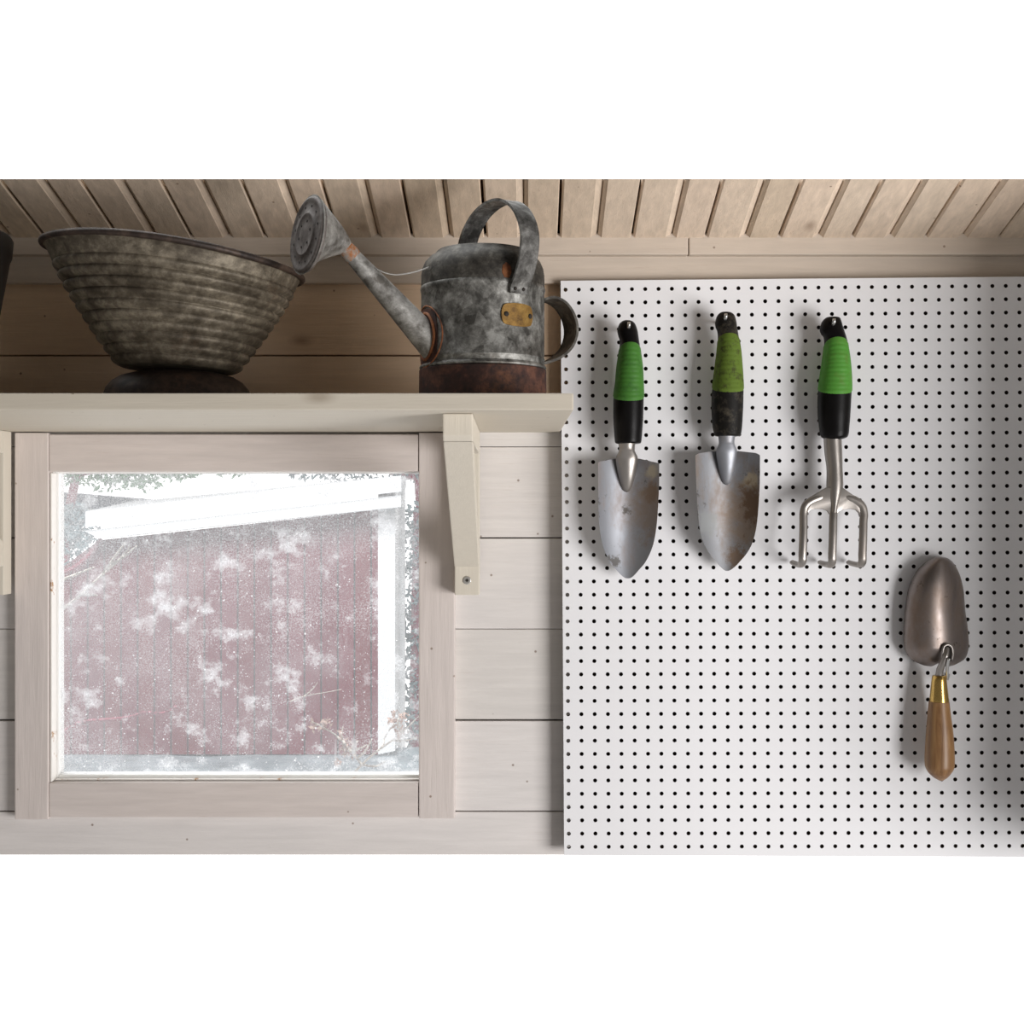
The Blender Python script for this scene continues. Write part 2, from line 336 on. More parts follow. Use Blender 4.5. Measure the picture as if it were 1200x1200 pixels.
# ------------------------------------------------------------------ setting: boarded wall
PITCH = 0.1068; Z0 = 1.2 - 1.0575          # joints lie at multiples of PITCH above Z0
ZB = 0.198; ZTOP = 0.93
OX0, OX1 = 0.052, 0.5; OZ0, OZ1 = P(0, 921).z, P(0, 549).z
GAP = {1: 0.0006, 2: 0.0010, 3: 0.0003, 4: 0.0007, 5: 0.0003, 6: 0.0009}
ZSH = 0.700
def tone_planks(bm, x0, x1, z0, z1, th=0.02):
    lay = bm.loops.layers.float_color.get('tone') or bm.loops.layers.float_color.new('tone')
    k = math.floor((z0 - Z0) / PITCH)
    while Z0 + k * PITCH < z1 - 1e-6:
        rnd = random.Random(k * 13 + 5)
        ga = GAP.get(k, 0.0005); gb = GAP.get(k + 1, 0.0005)
        a = max(z0, Z0 + k * PITCH + ga); b = min(z1, Z0 + (k + 1) * PITCH - gb)
        k += 1
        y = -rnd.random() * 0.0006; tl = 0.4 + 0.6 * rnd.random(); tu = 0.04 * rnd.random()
        parts = [(a, b)] if (b < ZSH or a > ZSH) else [(a, ZSH), (ZSH, b)]     # split at the shelf, the upper part takes the warm tone
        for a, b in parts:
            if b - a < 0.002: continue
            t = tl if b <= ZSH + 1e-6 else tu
            old = set(bm.faces)
            fs = box(bm, x0, x1, y, th, a, b, 0.0)
            es = list({e for f in fs for e in f.edges if all(v.co.y < 0.001 for v in e.verts) and abs(e.verts[0].co.z - e.verts[1].co.z) < 1e-6 and abs(e.verts[0].co.z - ZSH) > 1e-6})
            bmesh.ops.bevel(bm, geom=es, offset=0.0009, segments=2, profile=0.5, affect='EDGES')
            for f in bm.faces:
                if f not in old:
                    for l in f.loops: l[lay] = (t, t, t, 1)
bm = NB()
bm.loops.layers.float_color.new('tone')
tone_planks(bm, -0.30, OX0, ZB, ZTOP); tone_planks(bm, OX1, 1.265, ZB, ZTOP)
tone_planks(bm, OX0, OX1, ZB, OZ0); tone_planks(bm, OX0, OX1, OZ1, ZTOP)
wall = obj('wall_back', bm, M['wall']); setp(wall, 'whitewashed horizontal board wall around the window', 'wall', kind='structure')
bm = NB()
for a in ((-0.30, OX0, ZB, ZTOP), (OX1, 1.265, ZB, ZTOP), (OX0, OX1, ZB, OZ0), (OX0, OX1, OZ1, ZTOP)):
    box(bm, a[0], a[1], 0.0185, 0.027, a[2], a[3])
o = obj('wall_sheathing', bm, M['groove'], wall)
# wall added just out of the frame to shade the right of the pegboard
bm = NB(); box(bm, 1.265, 1.325, -0.31, 0.0, ZB, 1.0)
setp(obj('shade_wall_right', bm, M['sash']), 'unseen return wall added to shade the right end of the pegboard', 'wall', kind='structure')

# cornice and frieze under the ceiling
bm = NB()
for x0, x1 in ((-0.30, 0.8035), (0.8045, 1.265)):
    z0 = P(0, 298.5, 0.022).z; z1 = P(0, 277, 0.022).z
    box(bm, x0, x1, -0.022, 0.0, z0, z1 + 0.004, 0.0015)
setp(obj('trim_1', bm, M['trimx']), 'cream cornice strip under the ceiling boards', 'trim', kind='structure')
bm = NB()
for x0, x1 in ((-0.30, 0.62), (0.6205, 1.265)):
    box(bm, x0, x1, -0.011, 0.0, P(0, 332, 0.011).z, P(0, 298, 0.011).z, 0.0025)
setp(obj('trim_2', bm, M['trimx']), 'cream frieze board below the cornice strip', 'trim', kind='structure')

# ceiling: sloping boards, each with a V groove
SL = 400 / 1500.0; ZC = P(0, 278.5, 0.022).z - SL * 0.022
DX = 0.021 / 1.5
bm = NB(); lay = bm.loops.layers.float_color.new('tone')
D0, D1 = -0.01, 0.1505
def cpt(x, d, up=0.0): return Vector((x - DX * d, -d, ZC + SL * d + up))
def strip(prof, t):
    a = [bm.verts.new(cpt(x, D0, h)) for x, h in prof]; b = [bm.verts.new(cpt(x, D1 - h / 0.533, h)) for x, h in prof]
    top0 = [bm.verts.new(cpt(x, D0, 0.014)) for x in (prof[-1][0], prof[0][0])]
    top1 = [bm.verts.new(cpt(x, D1 - 0.0263, 0.014)) for x in (prof[-1][0], prof[0][0])]
    fs = []
    n = len(prof)
    for i in range(n - 1): fs.append(bm.faces.new((a[i], b[i], b[i+1], a[i+1])))
    fs.append(bm.faces.new((a[-1], b[-1], top1[0], top0[0]))); fs.append(bm.faces.new((b[0], a[0], top0[1], top1[1])))
    fs.append(bm.faces.new((top0[0], top1[0], top1[1], top0[1])))
    fs.append(bm.faces.new(b + top1)); fs.append(bm.faces.new(a + top0))
    for f in fs:
        for l in f.loops: l[lay] = (t, t, t, 1)
x = 0.6 + (655 - 600) * sc(0.022) - 0.086 * 11 * 0.985
rnd = random.Random(3)
while x < 1.34:
    w = 0.086 * 0.985; e = 0.0011 + rnd.random() * 0.0006; g0 = x + w * 0.53 + rnd.uniform(-.0015, .0015)
    strip([(x + e, 0.002), (x + e + 0.002, 0), (g0 - 0.0078, 0), (g0 - 0.0070, 0.0012), (g0 - 0.001, 0.0045)], 0.2 + rnd.random() * 0.8)
    strip([(g0 - 0.001, 0.009), (g0 + 0.0006, 0.009), (g0 + 0.0008, 0.0040), (g0 + 0.0042, 0.0010), (g0 + 0.005, 0), (x + w - e - 0.001, 0), (x + w - e, 0.002)], 0.2 + rnd.random() * 0.8)
    x += w
ceil = obj('ceiling', bm, M['ceil'], origin=(0.6, 0, ZC)); setp(ceil, 'sloping whitewashed board ceiling with V grooves', 'ceiling', kind='structure')
bm = NB()
prism(bm, [cpt(-0.30, D0, 0.0142), cpt(1.34, D0, 0.0142), cpt(1.34, D1 - 0.027, 0.0142), cpt(-0.30, D1 - 0.027, 0.0142)], (0, 0.04, 0.01))
obj('roof_deck', bm, M['groove'], ceil)

# ------------------------------------------------------------------ window
win = thing('window_1', (0.275, 0.0, OZ0), 'small square shed window with dirty glass in a cream painted frame', 'window', kind='structure')
CD = 0.016
def cbox(bm, l, r, t, b, d0, d1, bev=0.0012):
    a = P(l, t, d1); c = P(r, b, d1)
    box(bm, a.x, c.x, -d1, -d0, c.z, a.z, bev)
for (l, r, t, b, mt) in ((17, 56.5, 507, 960.5, 'casez'), (490.8, 533, 507, 959.5, 'casez')):
    bm = NB(); cbox(bm, l, r, t, b, 0.0, CD, 0.0015); obj('casing_stile', bm, M[mt], win)
for (l, r, t, b) in ((57.2, 490.3, 509, 552.5), (57.2, 490.3, 917.5, 958)):
    bm = NB(); cbox(bm, l, r, t, b, 0.0, CD - 0.0015, 0.0015); obj('casing_rail', bm, M['casex'], win)
# jamb lining the opening, then the sash with its beads
xL = P(57.2, 0, 0.0145).x; xR = P(490.6, 0, 0.0145).x; zT = P(0, 552.8, 0.0145).z; zB = P(0, 917.3, 0.0145).z
def frame(bm, xa, xb, za, zb, w, y0, y1, bev=0.001):
    box(bm, xa - w, xa, y0, y1, za - w, zb + w, bev); box(bm, xb, xb + w, y0, y1, za - w, zb + w, bev)
    box(bm, xa, xb, y0, y1, za - w, za, bev); box(bm, xa, xb, y0, y1, zb, zb + w, bev)
bm = NB(); frame(bm, xL + 0.0005, xR + 0.0008, zB + 0.0002, zT - 0.0002, 0.0045, 0.0, 0.027); obj('jamb', bm, M['bead'], win)
bm = NB(); box(bm, xL + 0.0008, xL + 0.0028, -0.012, 0.0028, zB + 0.0006, zT - 0.0015, 0.0006)
box(bm, xL + 0.0035, xR, -0.004, 0.0028, zB + 0.0004, zB + 0.0022, 0.0006); obj('glazing_bead', bm, M['bead'], win)
bm = NB(); frame(bm, xL + 0.0052, xR - 0.0011, zB + 0.0056, zT - 0.0015, 0.0048, 0.003, 0.022, 0.0008)
obj('sash', bm, M['sash'], win)
bm = NB(); box(bm, xL + 0.0042, xR - 0.0003, 0.0100, 0.0132, zB + 0.0046, zT - 0.0008)
obj('pane', bm, M['glass'], win, label='dirty glass pane covered in white specks and dust')

# ------------------------------------------------------------------ shelf and its brackets
SD = 0.33; zs1 = P(0, 460.8, SD).z; zs0 = P(0, 480.5, SD).z
bm = NB(); xr = P(672, 0, SD).x
box(bm, -0.45, xr, -SD, -0.0, zs0, zs1, 0.0012)
setp(obj('shelf', bm, M['shelf']), 'long cream painted wooden shelf running above the window', 'shelf')
def bracket(x0, x1, label):
    t = thing('shelf_bracket', ((x0 + x1) / 2, 0, P(0, 697, 0.03).z), label, 'shelf bracket', 'cream wooden brackets under the shelf')
    zt = zs0 - 0.0002; zbm = P(0, 697, 0.034).z; y0 = -CD - 0.0003
    def side(pts): return [Vector((x0, -d, z)) for d, z in pts]
    bm = NB(); prism(bm, side([(CD + .0003, zbm), (CD + .024, zbm), (CD + .024, zt), (CD + .0003, zt)]), (x1 - x0, 0, 0), 0.0012)
    obj('upright', bm, M['bracket'], t)
    bm = NB(); prism(bm, side([(CD + .0242, zt - 0.026), (0.285, zt - 0.026), (0.290, zt - 0.021), (0.290, zt), (CD + .0242, zt)]), (x1 - x0, 0, 0), 0.0012)
    obj('arm', bm, M['bracket'], t)
    zf = P(0, 664, 0.045).z
    bm = NB(); prism(bm, side([(CD + .0242, zf + 0.028), (CD + .0242, zf), (CD + .032, zf), (0.283, zt - 0.0262), (0.245, zt - 0.0262)]), (x1 - x0, 0, 0), 0.0012)
    obj('brace', bm, M['bracket'], t)
    c = Vector(((x0 + x1) / 2, -CD - .024, P(0, 680, 0.04).z))
    bm = NB(); disc(bm, c, (0, -1, 0), 0.0048, 0.001, 20, -0.0006); s = obj('screw', bm, M['screw'], t, smooth=True)
    bm = NB(); box(bm, c.x - 0.0018, c.x + 0.0018, c.y - 0.0016, c.y - 0.0004, c.z - 0.0005, c.z + 0.0005)
    box(bm, c.x - 0.0005, c.x + 0.0005, c.y - 0.0016, c.y - 0.0004, c.z - 0.0018, c.z + 0.0018); obj('screw_slot', bm, M['dark'], s)
    return t
bx0 = P(532.8, 0, 0.04).x; bx1 = P(561.8, 0, 0.04).x
bracket(bx0, bx1, 'cream wooden shelf bracket with a screw, beside the right edge of the window')
bx1 = P(13.5, 0, 0.0165).x
bracket(bx1 - 0.0285, bx1, 'cream shelf bracket cut off by the left edge, left of the window')

# ------------------------------------------------------------------ pegboard
pb = thing('pegboard', P(930, 1002, 0.02), 'large white perforated pegboard on the wall right of the shelf', 'pegboard')
EX = Vector((1, -0.0150, 0.0061)).normalized(); EZ = Vector((0.0061, 0.0, -1)).normalized()   # right, down
EY = EX.cross(EZ); EY = EY if EY.y < 0 else -EY          # toward the room
PT = 0.01532; O0 = P(678.3, 339.4, 0.022)
def BP(i, j, out=0.0): return O0 + EX * (i * PT) + EZ * (j * PT) + EY * out
IL, IR = -1, 36; NR = 43
bm = NB(); bmc = NB(); R = 0.00235; NH = 12
left = -1 - 5.7 / 15.6; top = -10.6 / 15.6
def jbot(i): return (O0.z + EX.z * i * PT - P(0, 1002.3, 0.022).z) / (-EZ.z * PT)
xs = [left] + [i + 0.5 for i in range(IL, IR)] + [IR + 0.5]
zs = [top] + [j + 0.5 for j in range(0, NR - 1)]
grid = {}
def gv(i, j):
    k = (i, j)
    if k not in grid:
        zz = zs[j] if j < len(zs) else jbot(xs[i])
        grid[k] = bm.verts.new(BP(xs[i], zz))
    return grid[k]
for a in range(len(xs) - 1):
    for b in range(len(zs)):
        ci, cj = IL + a, b
        c = [gv(a, b), gv(a + 1, b), gv(a + 1, b + 1), gv(a, b + 1)]
        ring = [bm.verts.new(BP(ci, cj) + (EX * math.cos(t) + EZ * math.sin(t)) * R) for t in [2*PI*(k + 0.5)/NH for k in range(NH)]]
        # quadrant faces: corner 2 (right,down) covers angles 0..90
        q = {0: c[2], 1: c[3], 2: c[0], 3: c[1]}; n4 = NH // 4
        for k in range(4):
            r = [ring[(k * n4 + s) % NH] for s in range(n4)]
            bm.faces.new([q[k]] + r[::-1])
            r1 = ring[(k * n4 + n4 - 1) % NH]; r2 = ring[(k * n4 + n4) % NH]
            bm.faces.new([q[k], r1, r2, q[(k + 1) % 4]][::-1])
        b0 = [bmc.verts.new(v.co) for v in ring]; b1 = [bmc.verts.new(v.co - EY * 0.006) for v in ring]
        for k in range(NH): bmc.faces.new((b0[k], b0[(k+1) % NH], b1[(k+1) % NH], b1[k]))
obj('perforated_face', bm, M['peg'], pb)
def slab(l, r, t, bfun, o1, o2):
    pts = [BP(l, t, o1), BP(r, t, o1), BP(r, bfun(r), o1), BP(l, bfun(l), o1)]
    b = NB(); prism(b, pts, EY * (o2 - o1)); return b
# edges of the sheet
for (i0, j0, i1, j1) in ((left, top, IR + .5, top), (left, top, left, jbot(left)), (IR + .5, top, IR + .5, jbot(IR + .5)), (left, jbot(left), IR + .5, jbot(IR + .5))):
    v = [bmc.verts.new(BP(i0, j0)), bmc.verts.new(BP(i1, j1)), bmc.verts.new(BP(i1, j1, -0.006)), bmc.verts.new(BP(i0, j0, -0.006))]
    bmc.faces.new(v)
obj('hardboard_core', bmc, M['pegcore'], pb, recalc=False)
obj('hole_shade_sheet', slab(left + 0.6, IR, top + 0.3, lambda i: jbot(i) - 0.3, -0.012, -0.010), M['pegcore'], pb)  # solid dark sheet standing in for the shade behind the peg holes

# ------------------------------------------------------------------ hand tools
def interp(tab, y):
    if y <= tab[0][0]: return tab[0][1]
    for (a, b), (c, e) in zip(tab, tab[1:]):
        if y <= c:
            t = (y - a) / (c - a); return b + (e - b) * t
    return tab[-1][1]
def dens(rows, sub=5): return crom(rows, sub)
def loft_px(bm, rows, n=28, sub=5, depth=None, cap=True):
    """rows: (py, left px, right px, distance from wall, half depth)"""
    rr = dens(rows, sub); rings = []
    for y, l, r, d, h in rr:
        c = P((l + r) / 2, y, d); hw = max((r - l) / 2, 0.05) * sc(d)
        rings.append([c + Vector((hw * math.cos(a), -h * math.sin(a), 0)) for a in [2*PI*k/n for k in range(n)]])
    skin_rings(bm, rings, cap=cap)
def bool_cut(o, cutter_bm):
    me = bpy.data.meshes.new('cut'); cutter_bm.to_mesh(me); cutter_bm.free()
    c = bpy.data.objects.new('cut', me); C.objects.link(c)
    md = o.modifiers.new('b', 'BOOLEAN'); md.operation = 'DIFFERENCE'; md.object = c; md.solver = 'EXACT'
    bpy.context.view_layer.update()
    dg = bpy.context.evaluated_depsgraph_get()
    nm = bpy.data.meshes.new_from_object(o.evaluated_get(dg)); o.modifiers.clear(); o.data = nm
    bpy.data.objects.remove(c)
def board_d(px, py):           # distance of the board's face from the wall at a place on it
    k = (0.6 + (px - 600) * sc(0.022) - O0.x); return 0.022 + 0.015 * k
def grip_handle(t, rows, ysplit, garch, mats, hole):
    """rows of the whole handle; black body, green sleeve with curved ends"""
    body = NB(); loft_px(body, rows, 36, 6)
    o = obj('handle', body, mats[0], t, label=None); autosmooth(o, 50)
    hx, hy = hole
    cb = NB(); hp = P(hx, hy, 0.069) + Vector((0, 0, -0.0030))
    hp.y = -HD
    lathe(cb, [(0.0036, -0.05), (0.0036, 0.05)], hp - wloc(t) - Vector(o.location), 20, Matrix.Rotation(PI/2, 3, 'X'), cap=True)
    bmesh.ops.recalc_face_normals(cb, faces=cb.faces)
    bool_cut(o, cb); autosmooth(o, 35)
    rr = dens(rows, 6); tabs = [[(q[0], q[k]) for q in rr] for k in (1, 2, 3, 4)]
    ys, yc, es, ec = garch            # top at the sides, top in front, bottom at sides, bottom in front
    bm = NB(); n = 40; rings = []
    m = 44
    for j in range(m + 1):
        ring = []
        for k in range(n):
            a = 2*PI*k/n; f = max(0.0, math.sin(a)) ** 0.8
            y0 = ys + (yc - ys) * f; y1 = es + (ec - es) * f
            y = y0 + (y1 - y0) * j / m
            l, r, d, h = [interp(tb, y) for tb in tabs]
            edge = min(1.0, min(j, m - j) / 2.0)
            off = -0.0002 + 0.0009 * edge
            off += 0.0005 * (math.sin(j / m * 2*PI * 13) > 0.4) * (f > 0.72) * edge
            c = P((l + r) / 2, y, d)
            ring.append(c + Vector(((r - l) / 2 * sc(d) * math.cos(a) + off * math.cos(a), -(h + off) * math.sin(a), 0)))
        rings.append(ring)
    skin_rings(bm, rings, cap=False)
    g = obj('grip', bm, mats[1], t, smooth=True, label=mats[2])
    return o
def peg_hook(px, py, tipd, label):
    f = P(px, py, tipd); k = (f.x - O0.x); d0 = 0.022 + 0.015 * k
    a = Vector((f.x, -d0 - 0.0004, f.z - 0.0015))
    t = thing('peg_hook', a, label, 'hook', 'zinc peg hooks in the pegboard'); r = 0.0019
    b = Vector((a.x, -tipd, a.z))
    pts = [a, a.lerp(b, 0.4), a.lerp(b, 0.93), b + Vector((0, 0, 0.0006)), b + Vector((0, -0.0006, 0.0022)), b + Vector((0, -0.0006, 0.0052))]
    bm = NB(); tube(bm, pts, [r, r, r, r, r, r * 0.9], 12); obj('pin', bm, M['zinc_hook'], t, smooth=True)
    bm = NB(); disc(bm, a + Vector((0, 0.0002, 0)), (0, -1, 0), 0.0038, 0.0012); obj('collar', bm, M['zinc_hook'], t, smooth=True)
    return t

def blade(outl, topf, yb, d0, cup, tipf=0.0, th=0.0014, convex=False, ns=30, nt_=46, y_top=None):
    """outl: (py,l,r) rows; topf(s): py of the upper edge"""
    rr = dens(outl, 6); tl = [(q[0], q[1]) for q in rr]; tr = [(q[0], q[2]) for q in rr]
    bm = NB(); lay = []
    for side in (0, 1):
        g = []
        for i in range(nt_ + 1):
            u = i / nt_; u = math.sin(u * PI / 2) ** 1.0
            row = []
            for k in range(ns + 1):
                s = -1 + 2 * k / ns
                y0 = topf(s); y = y0 + (yb - y0) * u
                l = interp(tl, y); r = interp(tr, y); c = (l + r) / 2; hw = (r - l) / 2
                x = c + s * hw
                full = max(1e-3, hw / 36.0)
                e = cup * (abs(s) ** 2.0) * min(1.0, full) ** 1.8
                d = d0 + (e if not convex else cup * (1 - abs(s) ** 2.3) ** 0.75 * min(1, full ** 0.7)) + tipf * max(0.0, u - 0.5) ** 2
                row.append(bm.verts.new(P(x, y, d - side * th)))
            g.append(row)
        lay.append(g)
    A, B = lay
    for g in lay:
        for i in range(nt_):
            for k in range(ns): bm.faces.new((g[i][k], g[i][k+1], g[i+1][k+1], g[i+1][k]))
    for i in range(nt_):
        for k in (0, ns): bm.faces.new((A[i][k], A[i+1][k], B[i+1][k], B[i][k]))
    for k in range(ns):
        bm.faces.new((A[0][k], A[0][k+1], B[0][k+1], B[0][k])); bm.faces.new((A[nt_][k], A[nt_][k+1], B[nt_][k+1], B[nt_][k]))
    return bm

HD = 0.054; hd = 0.0165
# --- trowel with the pale patch on its blade (left)
t = thing('hand_trowel', P(735, 678, HD), 'green-handled hand trowel hanging leftmost, nearest the watering can', 'trowel', 'green-handled trowels on the pegboard')
rows = [(375.0, 733, 736, HD, .001), (376.5, 729, 741, HD, .006), (380, 725.5, 744.5, HD, .0095), (387, 723.5, 747, HD, .012), (393, 724.3, 748, HD, .013), (400, 726.2, 749, HD, .014),
        (412, 725.5, 750.5, HD, .0155), (430, 722.8, 752.8, HD, .017), (450, 721, 753.8, HD, .0175), (466, 718.8, 754.3, HD, .018),
        (490, 718.6, 753.8, HD, .0178), (506, 719.6, 752.7, HD, .017), (516, 720.3, 751.8, HD, .0165), (519.3, 721.5, 750.8, HD, .0155), (520, 724.5, 748, HD, .013)]
grip_handle(t, rows, None, (408, 402, 466, 472), (M['plastic'], M['green'], 'clean mid-green rubber sleeve'), (737, 381.5))
bt = [(534, 700.8, 772.5), (545, 700.8, 772.5), (570, 701, 772.3), (600, 701.4, 770.8), (620, 702.8, 769), (638, 706, 765.5), (650, 710.5, 761), (660, 715.5, 755.5), (667, 721.5, 749.5), (672.5, 726.5, 744.8), (676, 730.3, 741.2), (677.4, 733, 738.6), (677.8, 735, 736.8)]
def tf1(s): return 535.5 + 6.0 * abs(s) ** 1.3 + (1.5 if s > 0 else 0) * s
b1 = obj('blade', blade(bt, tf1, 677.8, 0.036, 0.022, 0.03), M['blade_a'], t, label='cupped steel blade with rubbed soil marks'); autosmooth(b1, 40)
def neckrows(c, y0, yf, ytip, wn, wf, d=0.050):
    return [(y0, c - wn, c + wn, HD, .009), (y0 + 8, c - wn + 1.2, c + wn - 1.2, 0.052, .009), (yf - 5, c - wn + 0.3, c + wn - 0.3, d, .0085), (yf + 2, c - wf, c + wf, 0.046, .0085),
            (yf + 12, c - wf + 1, c + wf - 1, 0.043, .009), ((yf + ytip) / 2 + 4, c - wf * .72, c + wf * .72, 0.040, .008), (ytip - 8, c - wf * .52, c + wf * .52, 0.038, .006), (ytip - 3, c - wf * .36, c + wf * .36, 0.037, .004), (ytip - .6, c - wf * .16, c + wf * .16, 0.0365, .002), (ytip, c - .5, c + .5, 0.036, .001)]
bm = NB(); loft_px(bm, neckrows(734.6, 518, 535, 577, 10.4, 13), 28, 6); autosmooth(obj('neck', bm, M['steel_clean'], t), 60)
peg_hook(737, 381.5, 0.069, 'zinc peg hook holding the leftmost green-handled trowel')

# --- soiled trowel (middle)
t = thing('hand_trowel', P(851, 669, HD), 'soil-stained green-handled trowel hanging between the other trowel and the hand cultivator', 'trowel', 'green-handled trowels on the pegboard')
rows = [(365.3, 848, 852, HD, .001), (366.5, 844, 857, HD, .006), (370, 840.5, 860.8, HD, .0095), (377, 838.2, 862.8, HD, .012), (383, 838.6, 863.6, HD, .013), (389, 840.8, 864.5, HD, .0138),
        (400, 841.3, 866.2, HD, .015), (412, 840.3, 868, HD, .016), (435, 837.5, 869.8, HD, .0172), (455, 835, 871, HD, .018), (464, 834, 871, HD, .018),
        (480, 833.8, 870.6, HD, .0178), (498, 835, 869.6, HD, .017), (507, 836.6, 868.6, HD, .0165), (510.5, 838, 867.5, HD, .0155), (511.3, 841, 864, HD, .013)]
grip_handle(t, rows, None, (398, 391.5, 456, 462), (M['plastic_dusty'], M['green_dirty'], 'olive green rubber sleeve caked with soil'), (850.5, 371.5))
bt = [(526, 815, 890.3), (536, 815, 890.6), (570, 816, 890.2), (600, 818, 888.4), (620, 820, 886), (636, 824.5, 881.8), (648, 831, 875.5), (657, 838, 868), (663, 843, 862.5), (666.8, 847, 858), (668.5, 849.3, 855), (669, 851, 853)]
def tf2(s): return 528 + 3.5 * abs(s) ** 1.5 + 2.0 * max(0, abs(s) - 0.9) * 10
b1 = obj('blade', blade(bt, tf2, 669, 0.036, 0.022, 0.03), M['steel_dirty'], t, label='cupped steel blade stained brown with soil and a painted reflection'); autosmooth(b1, 40)
bm = NB(); loft_px(bm, neckrows(851.5, 510, 527, 568.5, 10.2, 12.3), 28, 6); autosmooth(obj('neck', bm, M['steel'], t), 60)
peg_hook(850.5, 371.5, 0.069, 'zinc peg hook holding the soil-stained green-handled trowel')

# --- three-pronged cultivator
t = thing('hand_cultivator', P(976, 664, HD), 'three-pronged steel hand cultivator with bright green grip', 'hand fork')
rows = [(371, 973, 979, HD, .001), (372.3, 968, 984, HD, .006), (377, 963.3, 986, HD, .0095), (386, 960.8, 988.6, HD, .012), (391, 962.3, 990.2, HD, .013), (396, 965.6, 991.6, HD, .0138),
        (407, 966.0, 993.5, HD, .015), (422, 964.2, 995.7, HD, .0165), (440, 961.5, 997.2, HD, .0175), (456, 959.3, 997.7, HD, .018), (466, 958.4, 997.2, HD, .018),
        (485, 958.5, 996.2, HD, .0178), (500, 960, 995, HD, .017), (508, 961.2, 994.2, HD, .0165), (512.5, 963.3, 992.2, HD, .0155), (515, 969, 986, HD, .013)]
grip_handle(t, rows, None, (404, 396, 458, 464), (M['plastic'], M['green_bright'], 'bright green rubber sleeve'), (977.3, 377.5))
bm = NB(); loft_px(bm, [(512, 965.2, 986.0, .054, .010), (530, 966.3, 986.8, .055, .0095), (550, 968.8, 987.3, .056, .009), (568, 968.6, 988.0, .057, .009), (580, 969.8, 985.8, .058, .0085),
                        (592, 972.2, 982.2, .060, .007), (600, 973.0, 980.6, .062, .0055)], 28, 6)
autosmooth(obj('stem', bm, M['steel_clean'], t), 60)
web = [(968.5, 571), (953, 580.5), (943.5, 586.5), (939.5, 592), (938, 600), (939, 606), (945.5, 606), (946.5, 601.5), (949.5, 598), (954, 596.3), (964, 596.6), (969.5, 598.8), (971.5, 603), (981, 603),
       (983, 599.5), (988, 597), (997, 596.3), (1003, 597.8), (1006.3, 601.5), (1007.2, 606), (1015.5, 606), (1016.3, 598), (1014, 591.5), (1009, 586), (1000, 580), (988, 571.5)]
bm = NB(); prism(bm, [P(x, y, 0.0635) for x, y in web], (0, 0.004, 0), 0.0012); autosmooth(obj('web', bm, M['steel_clean'], t), 30)
for cx, w, c0, tx in ((941.6, 5.0, 938, -13), (976.3, 5.2, 977, -15), (1011.7, 5.0, 1014, -17)):
    start = {938: [(972, 577, .0560), (962, 582.5, .0600), (951, 587, .0612), (944.2, 592.5, .0616), (941.8, 601, .0622)], 977: [(977, 590, .0590), (976.6, 602, .0620)], 1014: [(983, 577, .0560), (992, 582.0, .0600), (1003, 587, .0612), (1010, 593, .0616), (1012.4, 602, .0622)]}[c0]
    pts = start + [(cx, 612, .064), (cx - .3, 630, .067), (cx - 1.0, 650, .069), (cx - 1.0, 656.5, .068), (cx - 2.0, 661.0, .063), (cx - 4.5, 662, .056), (cx + tx * .75, 660.5, .044), (cx + tx, 659, .034)]
    pp = [P(*q) for q in crom(pts, 6)]
    rad = [0.0047 if i < len(pp) * .7 else 0.0047 - 0.0014 * ((i / len(pp) - .7) / .3) for i in range(len(pp))]
    bm = NB(); tube(bm, pp, rad, 16, 0.8, up=(0, -1, 0)); obj('tine', bm, M['steel_clean'], t, smooth=True)
peg_hook(977.3, 377.5, 0.069, 'zinc peg hook holding the three-pronged cultivator')

# --- wooden-handled trowel, hung upside down
BD = 0.035
t = thing('hand_trowel', P(1102, 915, 0.06), 'trowel with wooden handle and brass ferrule, hung blade up and back outward', 'trowel')
bt = [(652.8, 1098, 1105), (654, 1092.5, 1110.3), (657, 1087, 1114.8), (661, 1081.8, 1118.2), (667, 1075.8, 1121.8), (675, 1070.4, 1125.3), (685, 1065.8, 1128), (697, 1062.8, 1129.9), (715, 1060.2, 1131.2), (730, 1059, 1133.4), (745, 1058.6, 1135), (757, 1059.3, 1135.4), (765, 1062, 1134), (771, 1066, 1131.5), (778, 1074, 1125), (782, 1083, 1118)]
def bot4(s): return 777.5 + 3.5 * math.sin(min(1, abs(s)) * PI) ** 1.0 - 4 * max(0, abs(s) - 0.8) / .2
rr = dens(bt, 6); tl = [(q[0], q[1]) for q in rr]; tr = [(q[0], q[2]) for q in rr]
bm = NB(); lay2 = []; nt_, ns = 60, 36
for side in (0, 1):
    g = []
    for i in range(nt_ + 1):
        u = i / nt_; u = 1 - math.cos(u * PI / 2) if u < 0.3 else (1 - math.cos(.3 * PI / 2)) + (u - .3) / .7 * math.cos(.3 * PI / 2)
        row = []
        for k in range(ns + 1):
            s = -1 + 2 * k / ns
            y = 652.8 + (bot4(s) - 652.8) * u
            l = interp(tl, y); r = interp(tr, y); c = (l + r) / 2; hw = (r - l) / 2
            end = max(0.0, 1 - max(0.0, y - 760) / 20.0)
            lift = 0.027 * (max(0, 1 - abs(s) ** 2.2)) ** 0.8 * min(1, hw / 36.0) ** .62 * (0.45 + 0.55 * end ** .6)
            d = BD + 0.006 + lift
            row.append(bm.verts.new(P(c + s * hw, y, d - side * 0.0015)))
        g.append(row)
    lay2.append(g)
A, B = lay2
for g in lay2:
    for i in range(nt_):
        for k in range(ns): bm.faces.new((g[i][k], g[i][k+1], g[i+1][k+1], g[i+1][k]))
for i in range(nt_):
    for k in (0, ns): bm.faces.new((A[i][k], A[i+1][k], B[i+1][k], B[i][k]))
for k in range(ns):
    bm.faces.new((A[0][k], A[0][k+1], B[0][k+1], B[0][k])); bm.faces.new((A[nt_][k], A[nt_][k+1], B[nt_][k+1], B[nt_][k]))
